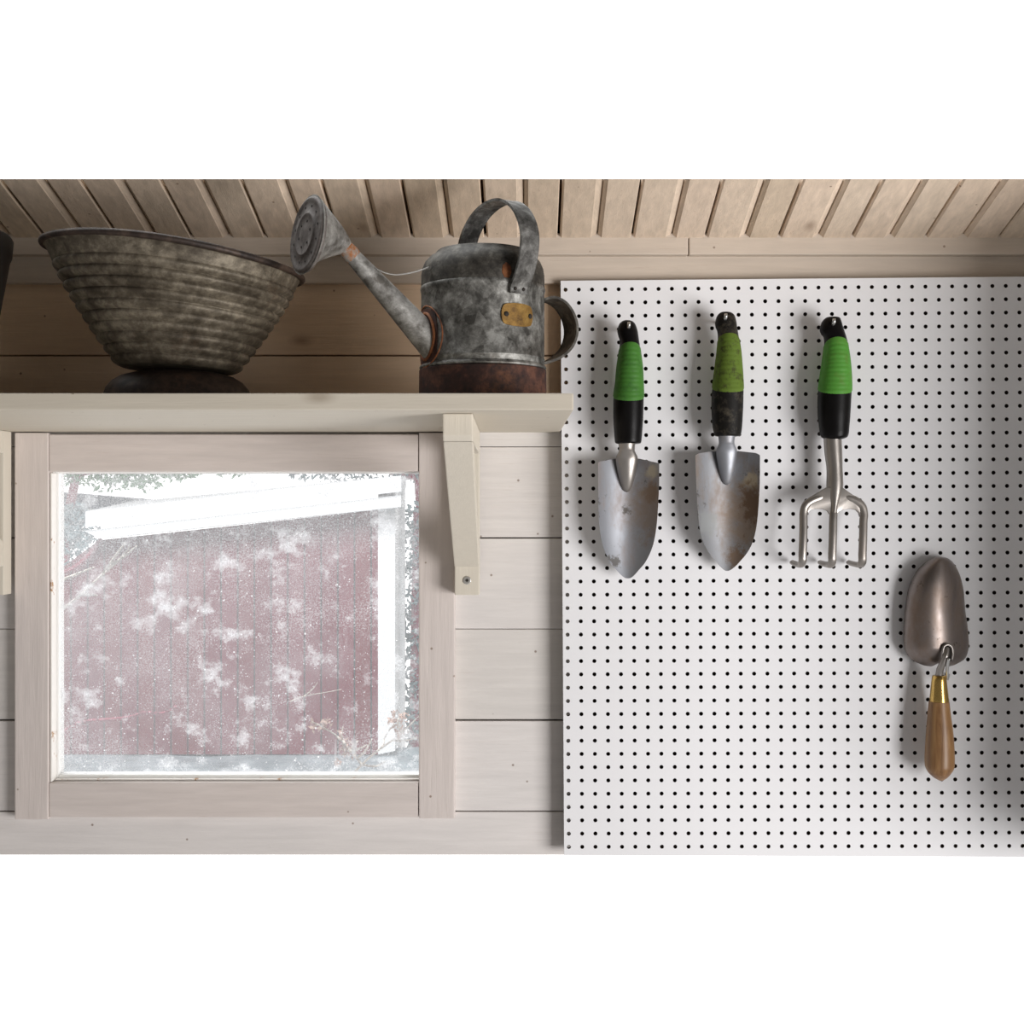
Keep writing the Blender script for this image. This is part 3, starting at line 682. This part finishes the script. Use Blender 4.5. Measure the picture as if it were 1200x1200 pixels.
b4 = obj('blade', bm, M['steel_brown'], t, label='domed brown-tarnished steel blade'); autosmooth(b4, 50)
bm = NB(); bx_ = [P(x, y, d) for x, y, d in [(1105, 776, .068), (1104.6, 765, .070), (1106, 758, .0705), (1110.3, 755.3, .0705), (1115, 758, .070), (1116.4, 765, .069), (1115.5, 773, .067)]]
bx_ = [Vector(q) for q in crom([tuple(v) for v in bx_], 5)]
tube(bm, bx_, 0.0016, 10); obj('socket_rim', bm, M['steel_clean'], t, smooth=True)
bm = NB(); loft_px(bm, [(756.5, 1107.5, 1113, .0655, .002), (761, 1105.6, 1115.4, .066, .003), (768, 1105.4, 1115.6, .065, .003), (775, 1106, 1114.8, .062, .003)], 16, 4)
obj('socket', bm, M['dark'], t, smooth=True)
bm = NB(); tube(bm, [P(*q) for q in crom([(1110, 759, .0685), (1108.5, 768, .072), (1105, 777, .070), (1101.6, 785, .064), (1100.4, 794, .061)], 6)], [0.0024 + 0.0017 * min(1, i / 18) for i in range(25)], 14)
obj('tang', bm, M['steel_clean'], t, smooth=True)
W4 = 0.060
bm = NB(); loft_px(bm, [(792.2, 1094.5, 1106.5, W4, .0058), (792.8, 1092.6, 1108.4, W4, .0078), (806, 1091, 1110, W4, .0092), (820, 1089.7, 1111.6, W4, .0106), (822, 1089.6, 1111.8, W4, .0106)], 36, 3)
autosmooth(obj('ferrule', bm, M['brass'], t), 40)
bm = NB(); loft_px(bm, [(822, 1088.9, 1112.0, W4, .011), (824, 1088.6, 1112.3, W4, .0112), (838, 1087.3, 1113.8, W4, .0125), (854, 1086.2, 1116, W4, .014), (870, 1085, 1117.4, W4, .015), (884, 1084.3, 1118, W4, .016), (896, 1084.3, 1118, W4, .016),
                        (901, 1085.6, 1116.8, W4, .015), (906, 1088.6, 1113.8, W4, .0125), (910.5, 1093.3, 1110.3, W4, .008), (913.3, 1098, 1107, W4, .004), (915, 1101.5, 1104.5, W4, .001)], 40, 5)
autosmooth(obj('handle', bm, M['ash'], t, label='turned wooden handle'), 50)
bm = NB()
th = thing('peg_hook', P(1110, 794, board_d(1110, 794)), 'bent wire peg hook carrying the wooden-handled trowel', 'hook', 'zinc peg hooks in the pegboard')
tube(bm, [P(*q) for q in crom([(1111.6, 791, board_d(1111, 791) + .0012), (1110.8, 795, .050), (1110.3, 795, .060), (1109.8, 788, .0665), (1110.6, 779, .074), (1112, 772, .0775)], 6)], 0.0017, 10)
obj('hook_wire', bm, M['zinc_hook'], th, smooth=True)

# ------------------------------------------------------------------ ribbed bowl on the shelf
bc = Vector((0.2530, -0.170, zs1))
t = thing('ribbed_bowl', bc, 'big ribbed tin bowl tilting on its brown foot, on the shelf above the window', 'bowl')
tilt = Matrix.Rotation(math.radians(6.2), 3, 'Y')
hb = 0.036; H = 0.1085
prof = []; rb, rt = 0.060, 0.1272
N = 200
for i in range(N + 1):
    u = i / N
    r = rb + (rt - rb) * (0.72 * u + 0.28 * (1 - (1 - u) ** 2))
    rib = 0.0
    if u < 0.88: rib = 0.0042 * (abs(math.sin(u / 0.88 * PI * 10)) ** 0.8 - 0.5) * (0.85 + 0.15 * math.cos(u * 9))
    prof.append((r + rib, u * H))
prof += [(rt + 0.002, H + 0.0006), (rt + 0.0045, H + 0.0012), (rt + 0.0062, H + 0.0032), (rt + 0.0055, H + 0.0058), (rt + 0.003, H + 0.0066), (rt + 0.0005, H + 0.0052), (rt - 0.001, H + 0.003)]
inner = [(max(0.002, r - 0.0022), h + 0.0005) for r, h in prof[:N:4]][::-1]
prof = [(0.003, -0.0)] + [(rb - 0.008, 0.0)] + prof + inner + [(0.002, 0.004)]
class Slant:
    def __matmul__(s, p):
        u = p.z / H
        return Vector((p.x - 0.003 * u, p.y, p.z - p.x * 0.112 * (0.40 + 0.60 * max(0, u)) + 0.001 * math.sin(3 * math.atan2(p.y, p.x)) * u))
tilt = Slant(); bo = bc + Vector((0, 0, hb + 0.003))
bm = NB(); lathe(bm, prof, bo, 110, tilt, cap=True)
body = obj('bowl_body', bm, M['bowl'], t, smooth=True); autosmooth(body, 55)
bm = NB(); lathe(bm, [(0.030, 0.0002), (0.0745, 0.0002), (0.0755, 0.004), (0.0745, 0.012), (0.072, 0.019), (0.066, 0.026), (0.058, 0.031), (0.046, 0.0345), (0.030, 0.036)], bc, 80, None, cap=True)
autosmooth(obj('foot', bm, M['foot'], t, label='dark brown rusted foot'), 60)
# rolled rim as its own darker wire
bm = NB(); pts = []
for k in range(97):
    a = 2*PI*k/96; pts.append(tilt @ Vector(((rt + 0.0032) * math.cos(a), (rt + 0.0032) * math.sin(a), H + 0.0034)) + bo)
tube(bm, pts, 0.0034, 10, cap=False); obj('rolled_rim', bm, M['foot'], t, smooth=True)

# ------------------------------------------------------------------ watering can
cc = Vector((0.5697, -0.170, zs1)); Rb = 0.0642
t = thing('watering_can', cc, 'old galvanised watering can with long spout and rusty base on the shelf', 'watering can')
zt = 0.851 - zs1
prof = [(0.010, 0.0005), (0.0655, 0.0005), (0.0662, 0.003), (0.0660, 0.0375), (0.0652, 0.0385)]
bm = NB(); lathe(bm, prof + [(0.060, 0.0386)], cc, 90, None, cap=True); autosmooth(obj('base_band', bm, M['rust'], t, label='red-brown rusted band round the base'), 35)
prof = [(0.0640, 0.0387), (0.0655, 0.0392), (0.0660, 0.0405), (0.0650, 0.0425), (0.0638, 0.0435), (0.0638, 0.048), (0.0645, 0.0488), (0.0645, 0.0495), (0.0638, 0.0503),
        (0.0640, 0.080), (0.0640, 0.118), (0.0646, 0.119), (0.0649, 0.121), (0.0646, 0.123), (0.0640, 0.124)]
bm = NB(); lathe(bm, prof, cc, 90); autosmooth(obj('can_body', bm, M['zinc'], t), 45)
prof = [(0.0641, 0.124), (0.0640, 0.136), (0.0628, 0.143), (0.0600, 0.1495), (0.0555, 0.1545), (0.050, 0.1575), (0.0485, 0.160), (0.0475, 0.1612), (0.046, 0.160), (0.045, 0.156), (0.044, 0.140)]
bm = NB(); lathe(bm, prof, cc, 90); autosmooth(obj('top_hood', bm, M['zinc_dark'], t, label='darker rounded top rim'), 60)
prof = [(0.0440, 0.150), (0.0440, 0.145), (0.002, 0.145)]
bm = NB(); lathe(bm, prof, cc, 60, None); obj('inner_lid', bm, M['zinc_dark'], t, smooth=True)
A3 = Vector((-0.90, -0.43, 0)).normalized()
# spout
s0 = P(505, 402, 0.197); s1 = P(406, 292, 0.235)
s0 = s0 - (s1 - s0).normalized() * 0.006
n_ = 30; pp = [s0.lerp(s1, i / n_) for i in range(n_ + 1)]
bm = NB(); tube(bm, pp, [0.0160 - 0.0085 * (i / n_) for i in range(n_ + 1)], 36); autosmooth(obj('spout', bm, M['zinc_light'], t), 50)
dirs = (s1 - s0).normalized(); side = A3.cross(Vector((0, 0, 1))).normalized()
def weld(r, up, wd, off, name, mat, label):
    k = (cc + A3 * (0.0645 + off) - s0).dot(A3) / dirs.dot(A3); c0 = s0 + dirs * k
    pts = []
    for i in range(41):
        a = 2*PI*i/40; y = wd * math.cos(a); z = up * math.sin(a)
        bulge = math.sqrt(max(0, 0.0645**2 - y*y)) - 0.0645 if off < 0.004 else 0
        pts.append(c0 + side * y + Vector((0, 0, z)) + A3 * bulge)
    bm = NB(); tube(bm, pts, r, 8, cap=False); return autosmooth(obj(name, bm, mat, t, label=label), 60)
weld(0.0016, 0.0235, 0.0175, 0.0005, 'spout_collar', M['rust_orange'], 'orange rusted weld where the spout joins')
weld(0.0008, 0.0310, 0.0290, 0.0004, 'weld_seam', M['rust_orange'], 'outer ring of orange rust')
# curved patch plate behind the spout foot
def body_patch(bm, a0, a1, z0, z1, r, th=0.0012, rc=0.004, na=16, nz=12):
    vs = []
    for side in (0, 1):
        g = []
        for i in range(na + 1):
            row = []
            for j in range(nz + 1):
                u = -1 + 2 * i / na; v = -1 + 2 * j / nz
                # squircle corners
                k = 1 - 0.17 * (u * u * v * v)
                a = (a0 + a1) / 2 + (a1 - a0) / 2 * u * k; z = (z0 + z1) / 2 + (z1 - z0) / 2 * v * k
                rr_ = r + (th if side else 0)
                row.append(bm.verts.new(cc + Vector((rr_ * math.cos(a), rr_ * math.sin(a), z))))
            g.append(row)
        vs.append(g)
    for g in vs:
        for i in range(na):
            for j in range(nz): bm.faces.new((g[i][j], g[i+1][j], g[i+1][j+1], g[i][j+1]))
    A_, B_ = vs
    for i in range(na):
        for j in (0, nz): bm.faces.new((A_[i][j], A_[i+1][j], B_[i+1][j], B_[i][j]))
    for j in range(nz):
        for i in (0, na): bm.faces.new((A_[i][j], A_[i][j+1], B_[i][j+1], B_[i][j]))
asp = math.atan2(A3.y, A3.x)
bm = NB(); body_patch(bm, asp - 0.36, asp + 0.36, 0.040, 0.098, 0.0641, 0.0008); autosmooth(obj('spout_plate', bm, M['rust'], t, label='rusty patch plate under the spout'), 40)
# rose
rc = P(360, 275, 0.262)
nr = Vector((-0.835, -0.54, 0.105)).normalized()
neck = s1 + dirs * 0.0
back = -nr
bm = NB(); q = nr.to_track_quat('Z', 'Y').to_matrix()
R0 = 0.0352
# cone from the disc to the neck, sheared toward the spout end
rings = []
for i in range(15):
    u = i / 14; c = rc.lerp(neck, u); r = R0 * (1 - u) ** 0.85 * 0.80 + 0.0068 + 0.004 * (1 - u) ** 4
    dirv = nr.lerp(-dirs * -1.0, u * 0.8).normalized() if False else (nr * (1 - u) + dirs * u).normalized()
    qq = dirv.to_track_quat('Z', 'Y').to_matrix()
    rings.append([c + qq @ Vector((r * math.cos(a), r * math.sin(a), 0)) for a in [2*PI*k/40 for k in range(40)]])
skin_rings(bm, rings); rose = obj('rose', bm, M['zinc_light'], t); autosmooth(rose, 60)
bm = NB(); lathe(bm, [(R0 - 0.001, -0.0045), (R0 + 0.0012, -0.004), (R0 + 0.0022, -0.0015), (R0 + 0.0016, 0.0015), (R0 - 0.001, 0.0026), (R0 - 0.003, 0.0014), (R0 * 0.62, 0.0022), (R0 * 0.60, 0.0032), (R0 * 0.56, 0.0034), (R0 * .53, 0.0026), (R0 * .2, 0.0034), (0.001, 0.0036)], rc, 56, q, cap=True)
disco = obj('rose_plate', bm, M['rose_disc'], rose, label='dark perforated disc'); autosmooth(disco, 60)
bm = NB()
for rr_, n in ((R0 * .78, 12), (R0 * .36, 6)):
    for k in range(n):
        a = 2*PI*k/n + 0.2; p = rc + q @ Vector((rr_ * math.cos(a), rr_ * math.sin(a), 0.0012 if rr_ > .02 else 0.0026))
        disc(bm, p, nr, 0.0014, 0.0009, 10)
obj('spray_hole', bm, M['dark'], rose)['kind'] = 'stuff'
bm = NB(); tube(bm, [neck - dirs * 0.011, neck - dirs * 0.006, neck, neck + dirs * 0.0035], [0.0082, 0.0088, 0.0082, 0.0070], 28); autosmooth(obj('rusty_joint', bm, M['zinc_rusty'], t, label='orange rusted joint below the rose'), 60)
# strap handle over the top
h = Vector((0.56, -0.83, 0)).normalized(); w = Vector((0.83, 0.56, 0)).normalized()
hp = [(-0.036, 0.150), (-0.0345, 0.164), (-0.024, 0.1845), (-0.004, 0.2000), (0.022, 0.2070), (0.049, 0.2045), (0.072, 0.190), (0.0845, 0.168), (0.0835, 0.146), (0.0755, 0.127), (0.0672, 0.1165), (0.0662, 0.109)]
pp = [cc + h * a + Vector((0, 0, b)) for a, b in crom(hp, 6)]
bm = NB(); band(bm, pp, w, 0.0215, 0.0016); top_h = obj('top_handle', bm, M['strap'], t); autosmooth(top_h, 50)
bm = NB()
for off in (-0.005, 0.005):
    p = cc + h * 0.0667 + w * off + Vector((0, 0, 0.1135)); disc(bm, p, h, 0.0018, 0.0016, 12, 0.0004)
obj('rivet', bm, M['dark'], top_h, smooth=True)
# back handle
bh = -A3; wb = Vector((bh.y, -bh.x, 0))
hp = [(0.0645, 0.1150), (0.078, 0.1180), (0.092, 0.1120), (0.1015, 0.0985), (0.104, 0.083), (0.098, 0.067), (0.085, 0.0555), (0.072, 0.0500), (0.0645, 0.0475)]
pp = [cc + bh * a + Vector((0, 0, b)) for a, b in crom(hp, 6)]
bm = NB(); band(bm, pp, wb, 0.029, 0.0016); autosmooth(obj('back_handle', bm, M['zinc_dark'], t), 50)
# brass plate
def ang_of(px): # angle on the body whose front surface falls at this pixel
    best = None
    for i in range(200):
        a = -PI + PI * i / 199; p = cc + Vector((Rb * math.cos(a), Rb * math.sin(a), 0)); d = -p.y
        x = 600 + (p.x - 0.6) / sc(d)
        if best is None or abs(x - px) < best[0]: best = (abs(x - px), a)
    return best[1]
a0, a1 = ang_of(587), ang_of(623)
bm = NB(); body_patch(bm, a0, a1, 0.0765, 0.0995, 0.0645, 0.0012); plate = autosmooth(obj('maker_plate', bm, M['plate'], t, label='small blank brass plate with two rivets'), 40)
for px in (593, 619.5):
    a = ang_of(px); n3 = Vector((math.cos(a), math.sin(a), 0)); bm = NB(); disc(bm, cc + n3 * 0.0654 + Vector((0, 0, 0.0880)), n3, 0.0026, 0.0012, 14, 0.0004); obj('rivet', bm, M['dark'], plate, smooth=True)
a_ = ang_of(594); n3 = Vector((math.cos(a_), math.sin(a_), 0)); bm = NB(); disc(bm, cc + n3 * 0.0636 + Vector((0, 0, 0.1315)), n3, 0.0052, 0.0010, 18, 0.0003)
for v in bm.verts: v.co.z += (v.co.z - zs1 - 0.1315) * 0.45 + 0.0006 * math.sin(v.co.x * 2500)
autosmooth(obj('rust_scab', bm, M['rust_orange'], t, label='orange rust spot beside the strap handle'), 60)
# tie wire from spout to body
wp = crom([tuple(P(441, 315, .232)), tuple(P(452, 320, .228)), tuple(P(466, 322, .222)), tuple(P(485, 319, .214)), tuple(P(503, 313, .207))], 8)
bm = NB(); tube(bm, wp, 0.0007, 8); obj('tie_wire', bm, M['wire'], t, smooth=True)

# ------------------------------------------------------------------ dark pot cut by the frame
pc = Vector((0.0, -0.19, zs1)); xr_ = P(15, 0, 0.19).x; R1 = 0.11; pcx = xr_ - R1 - 0.007
pc.x = pcx
bm = NB(); zr = P(0, 272, .19).z - zs1
lathe(bm, [(0.004, 0.0004), (0.078, 0.0004), (0.080, 0.003), (0.1065, zr - 0.024), (0.1085, zr - 0.020), (0.110, zr - 0.003), (0.108, zr), (0.103, zr - 0.002), (0.075, 0.01), (0.003, 0.008)], pc, 64, None, cap=True)
setp(autosmooth(obj('plant_pot', bm, M['black'], origin=pc), 40), 'black tapered pot on the shelf, cut off by the left edge beside the ribbed bowl', 'pot')

# ------------------------------------------------------------------ outdoors, seen through the window
DB = -8.5
t = thing('barn', P(260, 885, DB), 'dark red plank shed with white corner board, seen through the dirty window', 'shed')
bm = NB(); lay = bm.loops.layers.float_color.new('tone')
k = -4
def top_of(px): return 597.5 + (443 - px) * (633 - 597.5) / (443 - 116) if px > 116 else 633 + (116 - px) * 0.75
while 84 + 19.55 * k < 443:
    xa = 84 + 19.55 * k; xb = min(443, xa + 17.6); k += 1
    tt = random.random()
    n0 = len(bm.faces)
    prism(bm, [P(xa, top_of(xa), DB), P(xb, top_of(xb), DB), P(xb, 884, DB), P(xa, 884, DB)], (0, 0.04, 0))
    for f in list(bm.faces)[n0:]:
        for l in f.loops: l[lay] = (tt, tt, tt, 1)
obj('siding', bm, M['barn'], t)
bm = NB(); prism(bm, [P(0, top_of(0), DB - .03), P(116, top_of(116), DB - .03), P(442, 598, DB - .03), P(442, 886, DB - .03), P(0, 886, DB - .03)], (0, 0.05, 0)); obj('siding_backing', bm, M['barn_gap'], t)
bm = NB(); prism(bm, [P(443, 575, DB + .03), P(463, 572, DB + .03), P(463, 880, DB + .03), P(443, 884, DB + .03)], (0, 0.3, 0)); obj('corner_board', bm, M['white'], t)
bm = NB(); prism(bm, [P(466, 570, DB - .5), P(474, 569, DB - .5), P(474, 882, DB - .5), P(466, 882, DB - .5)], (0, 0.08, 0)); obj('downpipe', bm, M['white'], t)
bm = NB(); prism(bm, [P(98, 622, DB + .3), P(470, 580, DB + .3), P(470, 594, DB + .3), P(116, 631, DB + .3)], (0, 0.4, 0)); obj('fascia', bm, M['white'], t)
bm = NB(); prism(bm, [P(100, 618, DB + .35), P(470, 576, DB + .35), P(476, 572, DB - 3), P(150, 602, DB - 3)], (0, 0.0, 0.12)); obj('roof', bm, M['snow_roof'], t, label='white snow-covered roof')
bm = NB(); tube(bm, [P(*q) for q in crom([(20, 702, DB + .1), (70, 673, DB + .1), (88, 664, DB + .1), (104, 650, DB + .1), (118, 631, DB + .1)], 5)], 0.016, 8); obj('barge_board', bm, M['redstem'], t)
# frosted ground
bm = NB(); a = P(-40, 884, DB); zg = P(0, 885.5, DB).z
vs = []
for i in range(25):
    row = []
    for j in range(9):
        X = -5 + i * 0.36; Y = 6.0 + j * 0.35
        row.append(bm.verts.new((X, Y, zg + 0.04 * noise.noise(Vector((X * 2, Y * 2, 0))))))
    vs.append(row)
for i in range(24):
    for j in range(8): bm.faces.new((vs[i][j], vs[i+1][j], vs[i+1][j+1], vs[i][j+1]))
g0 = obj('frosted_grass', bm, M['snow'], smooth=True); setp(g0, 'pale frosted grass in front of the red shed', 'ground', kind='stuff')
# far shed roofs upper left
t = thing('neighbouring_house', P(120, 640, -16), 'pale house with blue-grey roof far off at the window top left', 'house')
bm = NB(); prism(bm, [P(40, 575, -16), P(150, 584, -16), P(185, 594, -16), P(150, 599, -16), P(40, 592, -16)], (0, 1.2, 0.0)); obj('roof', bm, M['roofblue'], t)
bm = NB(); prism(bm, [P(40, 592, -16), P(150, 599, -16), P(176, 598, -16), P(176, 606, -16), P(40, 612, -16)], (0, 1.0, 0.0)); obj('house_wall', bm, M['white'], t)
bm = NB(); prism(bm, [P(138, 592, -13.9), P(150, 593, -13.9), P(150, 601, -13.9), P(138, 600, -13.9)], (0, 0.1, 0.0)); obj('house_window', bm, M['barn_gap'], t)

def leaves(bm, c, r, n, size, seed, sq=(1, 1, 1)):
    rn = random.Random(seed)
    for _ in range(n):
        while True:
            v = Vector([rn.uniform(-1, 1) for _ in range(3)])
            if v.length < 1: break
        p = Vector(c) + Vector((v.x * r * sq[0], v.y * r * sq[1], v.z * r * sq[2]))
        a = Vector([rn.uniform(-1, 1) for _ in range(3)]).normalized(); b = a.orthogonal().normalized()
        s = size * rn.uniform(.6, 1.3); w_ = a.cross(b) * s * 0.12
        q = [p - a * s, p + b * s * .4 + w_, p + a * s, p - b * s * .4 + w_]
        vv = [bm.verts.new(x) for x in q]; bm.faces.new(vv)
def tree(name, label, spots, mat, trunk, seed, size=.05, n=260):
    base = P(*trunk[0]); t = thing(name, base, label, 'tree', 'trees beyond the red shed')
    bm = NB(); tube(bm, [P(*q) for q in trunk], [0.10 - 0.06 * i / (len(trunk) - 1) for i in range(len(trunk))], 8); obj('trunk', bm, M['redstem'], t)
    bm = NB()
    for i, (px, py, d, r) in enumerate(spots): leaves(bm, P(px, py, d), r, n, size, seed + i, (1.4, .7, .8))
    o = obj('foliage', bm, mat, t, recalc=False); o['kind'] = 'stuff'; return t
tree('leafy_tree', 'green leafy tree filling the upper left corner of the window', [(80, 545, -15, .35), (120, 552, -15, .35), (165, 553, -15, .32), (150, 535, -15, .5), (210, 545, -15, .25), (270, 541, -15, .25)], M['leaf'], [(60, 760, -15), (70, 650, -15), (90, 555, -15), (150, 545, -15)], 3, .05, 300)
tree('leafy_tree', 'pale blue-green tree leafing along the window top right', [(360, 548, -15, .22), (400, 550, -15, .28), (445, 550, -15, .28), (480, 549, -15, .25)], M['leaf_blue'], [(500, 760, -15), (498, 650, -15), (490, 560, -15), (440, 548, -15)], 23, .05, 160)
t = thing('evergreen_bush', P(85, 700, -10), 'grey-green bush left of the red shed', 'bush')
bm = NB()
for i, (px, py, r) in enumerate(((75, 620, .22), (92, 625, .2), (70, 650, .25), (88, 605, .12), (60, 690, .3))): leaves(bm, P(px, py, -10), r, 200, .04, 50 + i)
obj('foliage', bm, M['leaf_blue'], t, recalc=False)['kind'] = 'stuff'
bm = NB(); tube(bm, [P(70, 740, -10), P(72, 690, -10), P(80, 630, -10)], [.06, .05, .03], 8); obj('stem', bm, M['redstem'], t)
t = thing('evergreen_bush', P(490, 890, -9.6), 'dark blue-green bush right of the white corner board', 'bush')
bm = NB()
for i in range(12): leaves(bm, P(487, 610 + i * 24, -9.6), .16, 90, .04, 70 + i)
obj('foliage', bm, M['leaf_blue'], t, recalc=False)['kind'] = 'stuff'
bm = NB(); tube(bm, [P(488, 900, -9.6), P(488, 740, -9.6), P(487, 600, -9.6)], [.07, .05, .02], 8); obj('stem', bm, M['redstem'], t)

# plants close outside the glass
def twigs(name, paths, mat, d, rad, root, label, cat, leafspots=(), group=None):
    t = thing(name, P(*root, d), label, cat)
    for p in paths:
        bm = NB(); pp = [P(x, y, d + (0.02 * math.sin(x))) for x, y in crom(p, 5)]
        n = len(pp); tube(bm, pp, [rad * (1 - .6 * i / n) for i in range(n)], 7); obj('twig', bm, mat, t, smooth=True)
    for i, (x, y, r) in enumerate(leafspots):
        bm = NB(); leaves(bm, P(x, y, d), r, 14, r * 0.55, 90 + i); obj('dry_leaf', bm, M['dryleaf'], t, recalc=False)['kind'] = 'stuff'
    return t
twigs('dried_shrub', [[(398, 925), (424, 896), (445, 878), (462, 866), (478, 852), (492, 838)], [(424, 896), (415, 885), (404, 872), (394, 862), (378, 852), (366, 846)],
      [(415, 886), (412, 876), (420, 868)], [(418, 889), (428, 880), (436, 866)], [(404, 872), (400, 862), (402, 852)], [(448, 876), (452, 862), (462, 848)], [(460, 867), (474, 868), (490, 864)],
      [(424, 896), (440, 898), (452, 892)], [(470, 858), (466, 846), (472, 836)], [(410, 880), (422, 877), (430, 873)]],
      M['twig'], -0.55, 0.0022, (405, 925), 'dried shrub with pale twigs and pink leaves at the lower right of the window', 'shrub',
      [(372, 850, .012), (382, 848, .010), (404, 874, .014), (410, 882, .011), (398, 863, .009), (462, 846, .012), (474, 840, .010), (472, 858, .012), (395, 893, .008), (463, 838, .008)])
twigs('bare_branch', [[(30, 760), (72, 716), (95, 697), (118, 675), (136, 660), (152, 641)], [(72, 680), (92, 672), (110, 665)], [(118, 676), (135, 652), (147, 636)], [(95, 697), (105, 697), (114, 698)], [(130, 662), (146, 652), (160, 640)]],
      M['twig'], -0.7, 0.0030, (30, 760), 'pale bare branch crossing the left side of the window', 'branch')
twigs('creeping_stem', [[(60, 905), (73, 878), (74, 862), (82, 853), (100, 846), (122, 844), (150, 841), (170, 835), (190, 836), (206, 828)]], M['redstem'], -0.7, 0.0052, (60, 905), 'dark red stem curving across the lower left of the window', 'stem')
twigs('thin_twig', [[(340, 822), (356, 816), (378, 812), (400, 808)], [(356, 816), (366, 808), (372, 800)]], M['twig'], -0.7, 0.0012, (340, 822), 'thin pale twig in front of the red boards at middle right of the window', 'twig')

# ------------------------------------------------------------------ light: white overcast sky behind the shed, dim room on this side
w = bpy.data.worlds.new('World'); bpy.context.scene.world = w; w.use_nodes = True; nt = w.node_tree; nt.nodes.clear()
out = nt.nodes.new('ShaderNodeOutputWorld'); bg = nt.nodes.new('ShaderNodeBackground'); nt.links.new(bg.outputs[0], out.inputs[0])
tc = nt.nodes.new('ShaderNodeTexCoord'); sx = nt.nodes.new('ShaderNodeSeparateXYZ'); nt.links.new(tc.outputs['Generated'], sx.inputs[0])
mr = nt.nodes.new('ShaderNodeMapRange'); nt.links.new(sx.outputs['Y'], mr.inputs[0]); mr.inputs[1].default_value = 0.0; mr.inputs[2].default_value = 0.5
mr.inputs[3].default_value = 0.0; mr.inputs[4].default_value = 1.0
mz = nt.nodes.new('ShaderNodeMapRange'); nt.links.new(sx.outputs['Z'], mz.inputs[0]); mz.inputs[1].default_value = -0.8; mz.inputs[2].default_value = 0.35
mz.inputs[3].default_value = 0.0; mz.inputs[4].default_value = 1.0
mi = nt.nodes.new('ShaderNodeMix'); mi.data_type = 'RGBA'; nt.links.new(mz.outputs[0], mi.inputs[0])
mi.inputs[6].default_value = (0.46, 0.45, 0.45, 1); mi.inputs[7].default_value = (0.085, 0.075, 0.065, 1)
mx = nt.nodes.new('ShaderNodeMix'); mx.data_type = 'RGBA'; nt.links.new(mr.outputs[0], mx.inputs[0]); nt.links.new(mi.outputs[2], mx.inputs[6])
mr.inputs[1].default_value = 0.6; mr.inputs[2].default_value = 0.85
mx.inputs[7].default_value = (2.4, 2.4, 2.4, 1)
nt.links.new(mx.outputs[2], bg.inputs[0])
def area(name, loc, target, size, power, col):
    l = bpy.data.lights.new(name, 'AREA'); l.shape = 'RECTANGLE'; l.size, l.size_y = size; l.energy = power; l.color = col
    o = bpy.data.objects.new(name, l); C.objects.link(o); o.location = loc
    o.rotation_euler = (Vector(target) - Vector(loc)).to_track_quat('-Z', 'Y').to_euler(); return o
area('barn_sky_fill', (-1.5, 1.0, 5.0), (-1.5, 10, 0), (4, 4), 1100, (0.95, 0.98, 1.0))  # area lamp added high outside to brighten the barn front
area('key_light', (2.5, -1.85, 0.0), (0.8, 0, 0.55), (1.25, 1.2), 73, (1.0, 0.982, 0.98))  # unseen key area light, low on the right in front of the wall

cam = bpy.data.cameras.new('Camera'); co = bpy.data.objects.new('Camera', cam); C.objects.link(co)
cam.sensor_width = 36; cam.sensor_fit = 'HORIZONTAL'; cam.lens = 36 * 1500 / 1200; cam.clip_start = 0.01; cam.clip_end = 100
co.location = (0.6, -CAM, 0.6); co.rotation_euler = (PI / 2, 0, 0)
S = bpy.context.scene; S.camera = co
S.view_settings.view_transform = 'Standard'; S.view_settings.look = 'None'; S.view_settings.exposure = 0; S.view_settings.gamma = 1
S.view_settings.use_curve_mapping = False
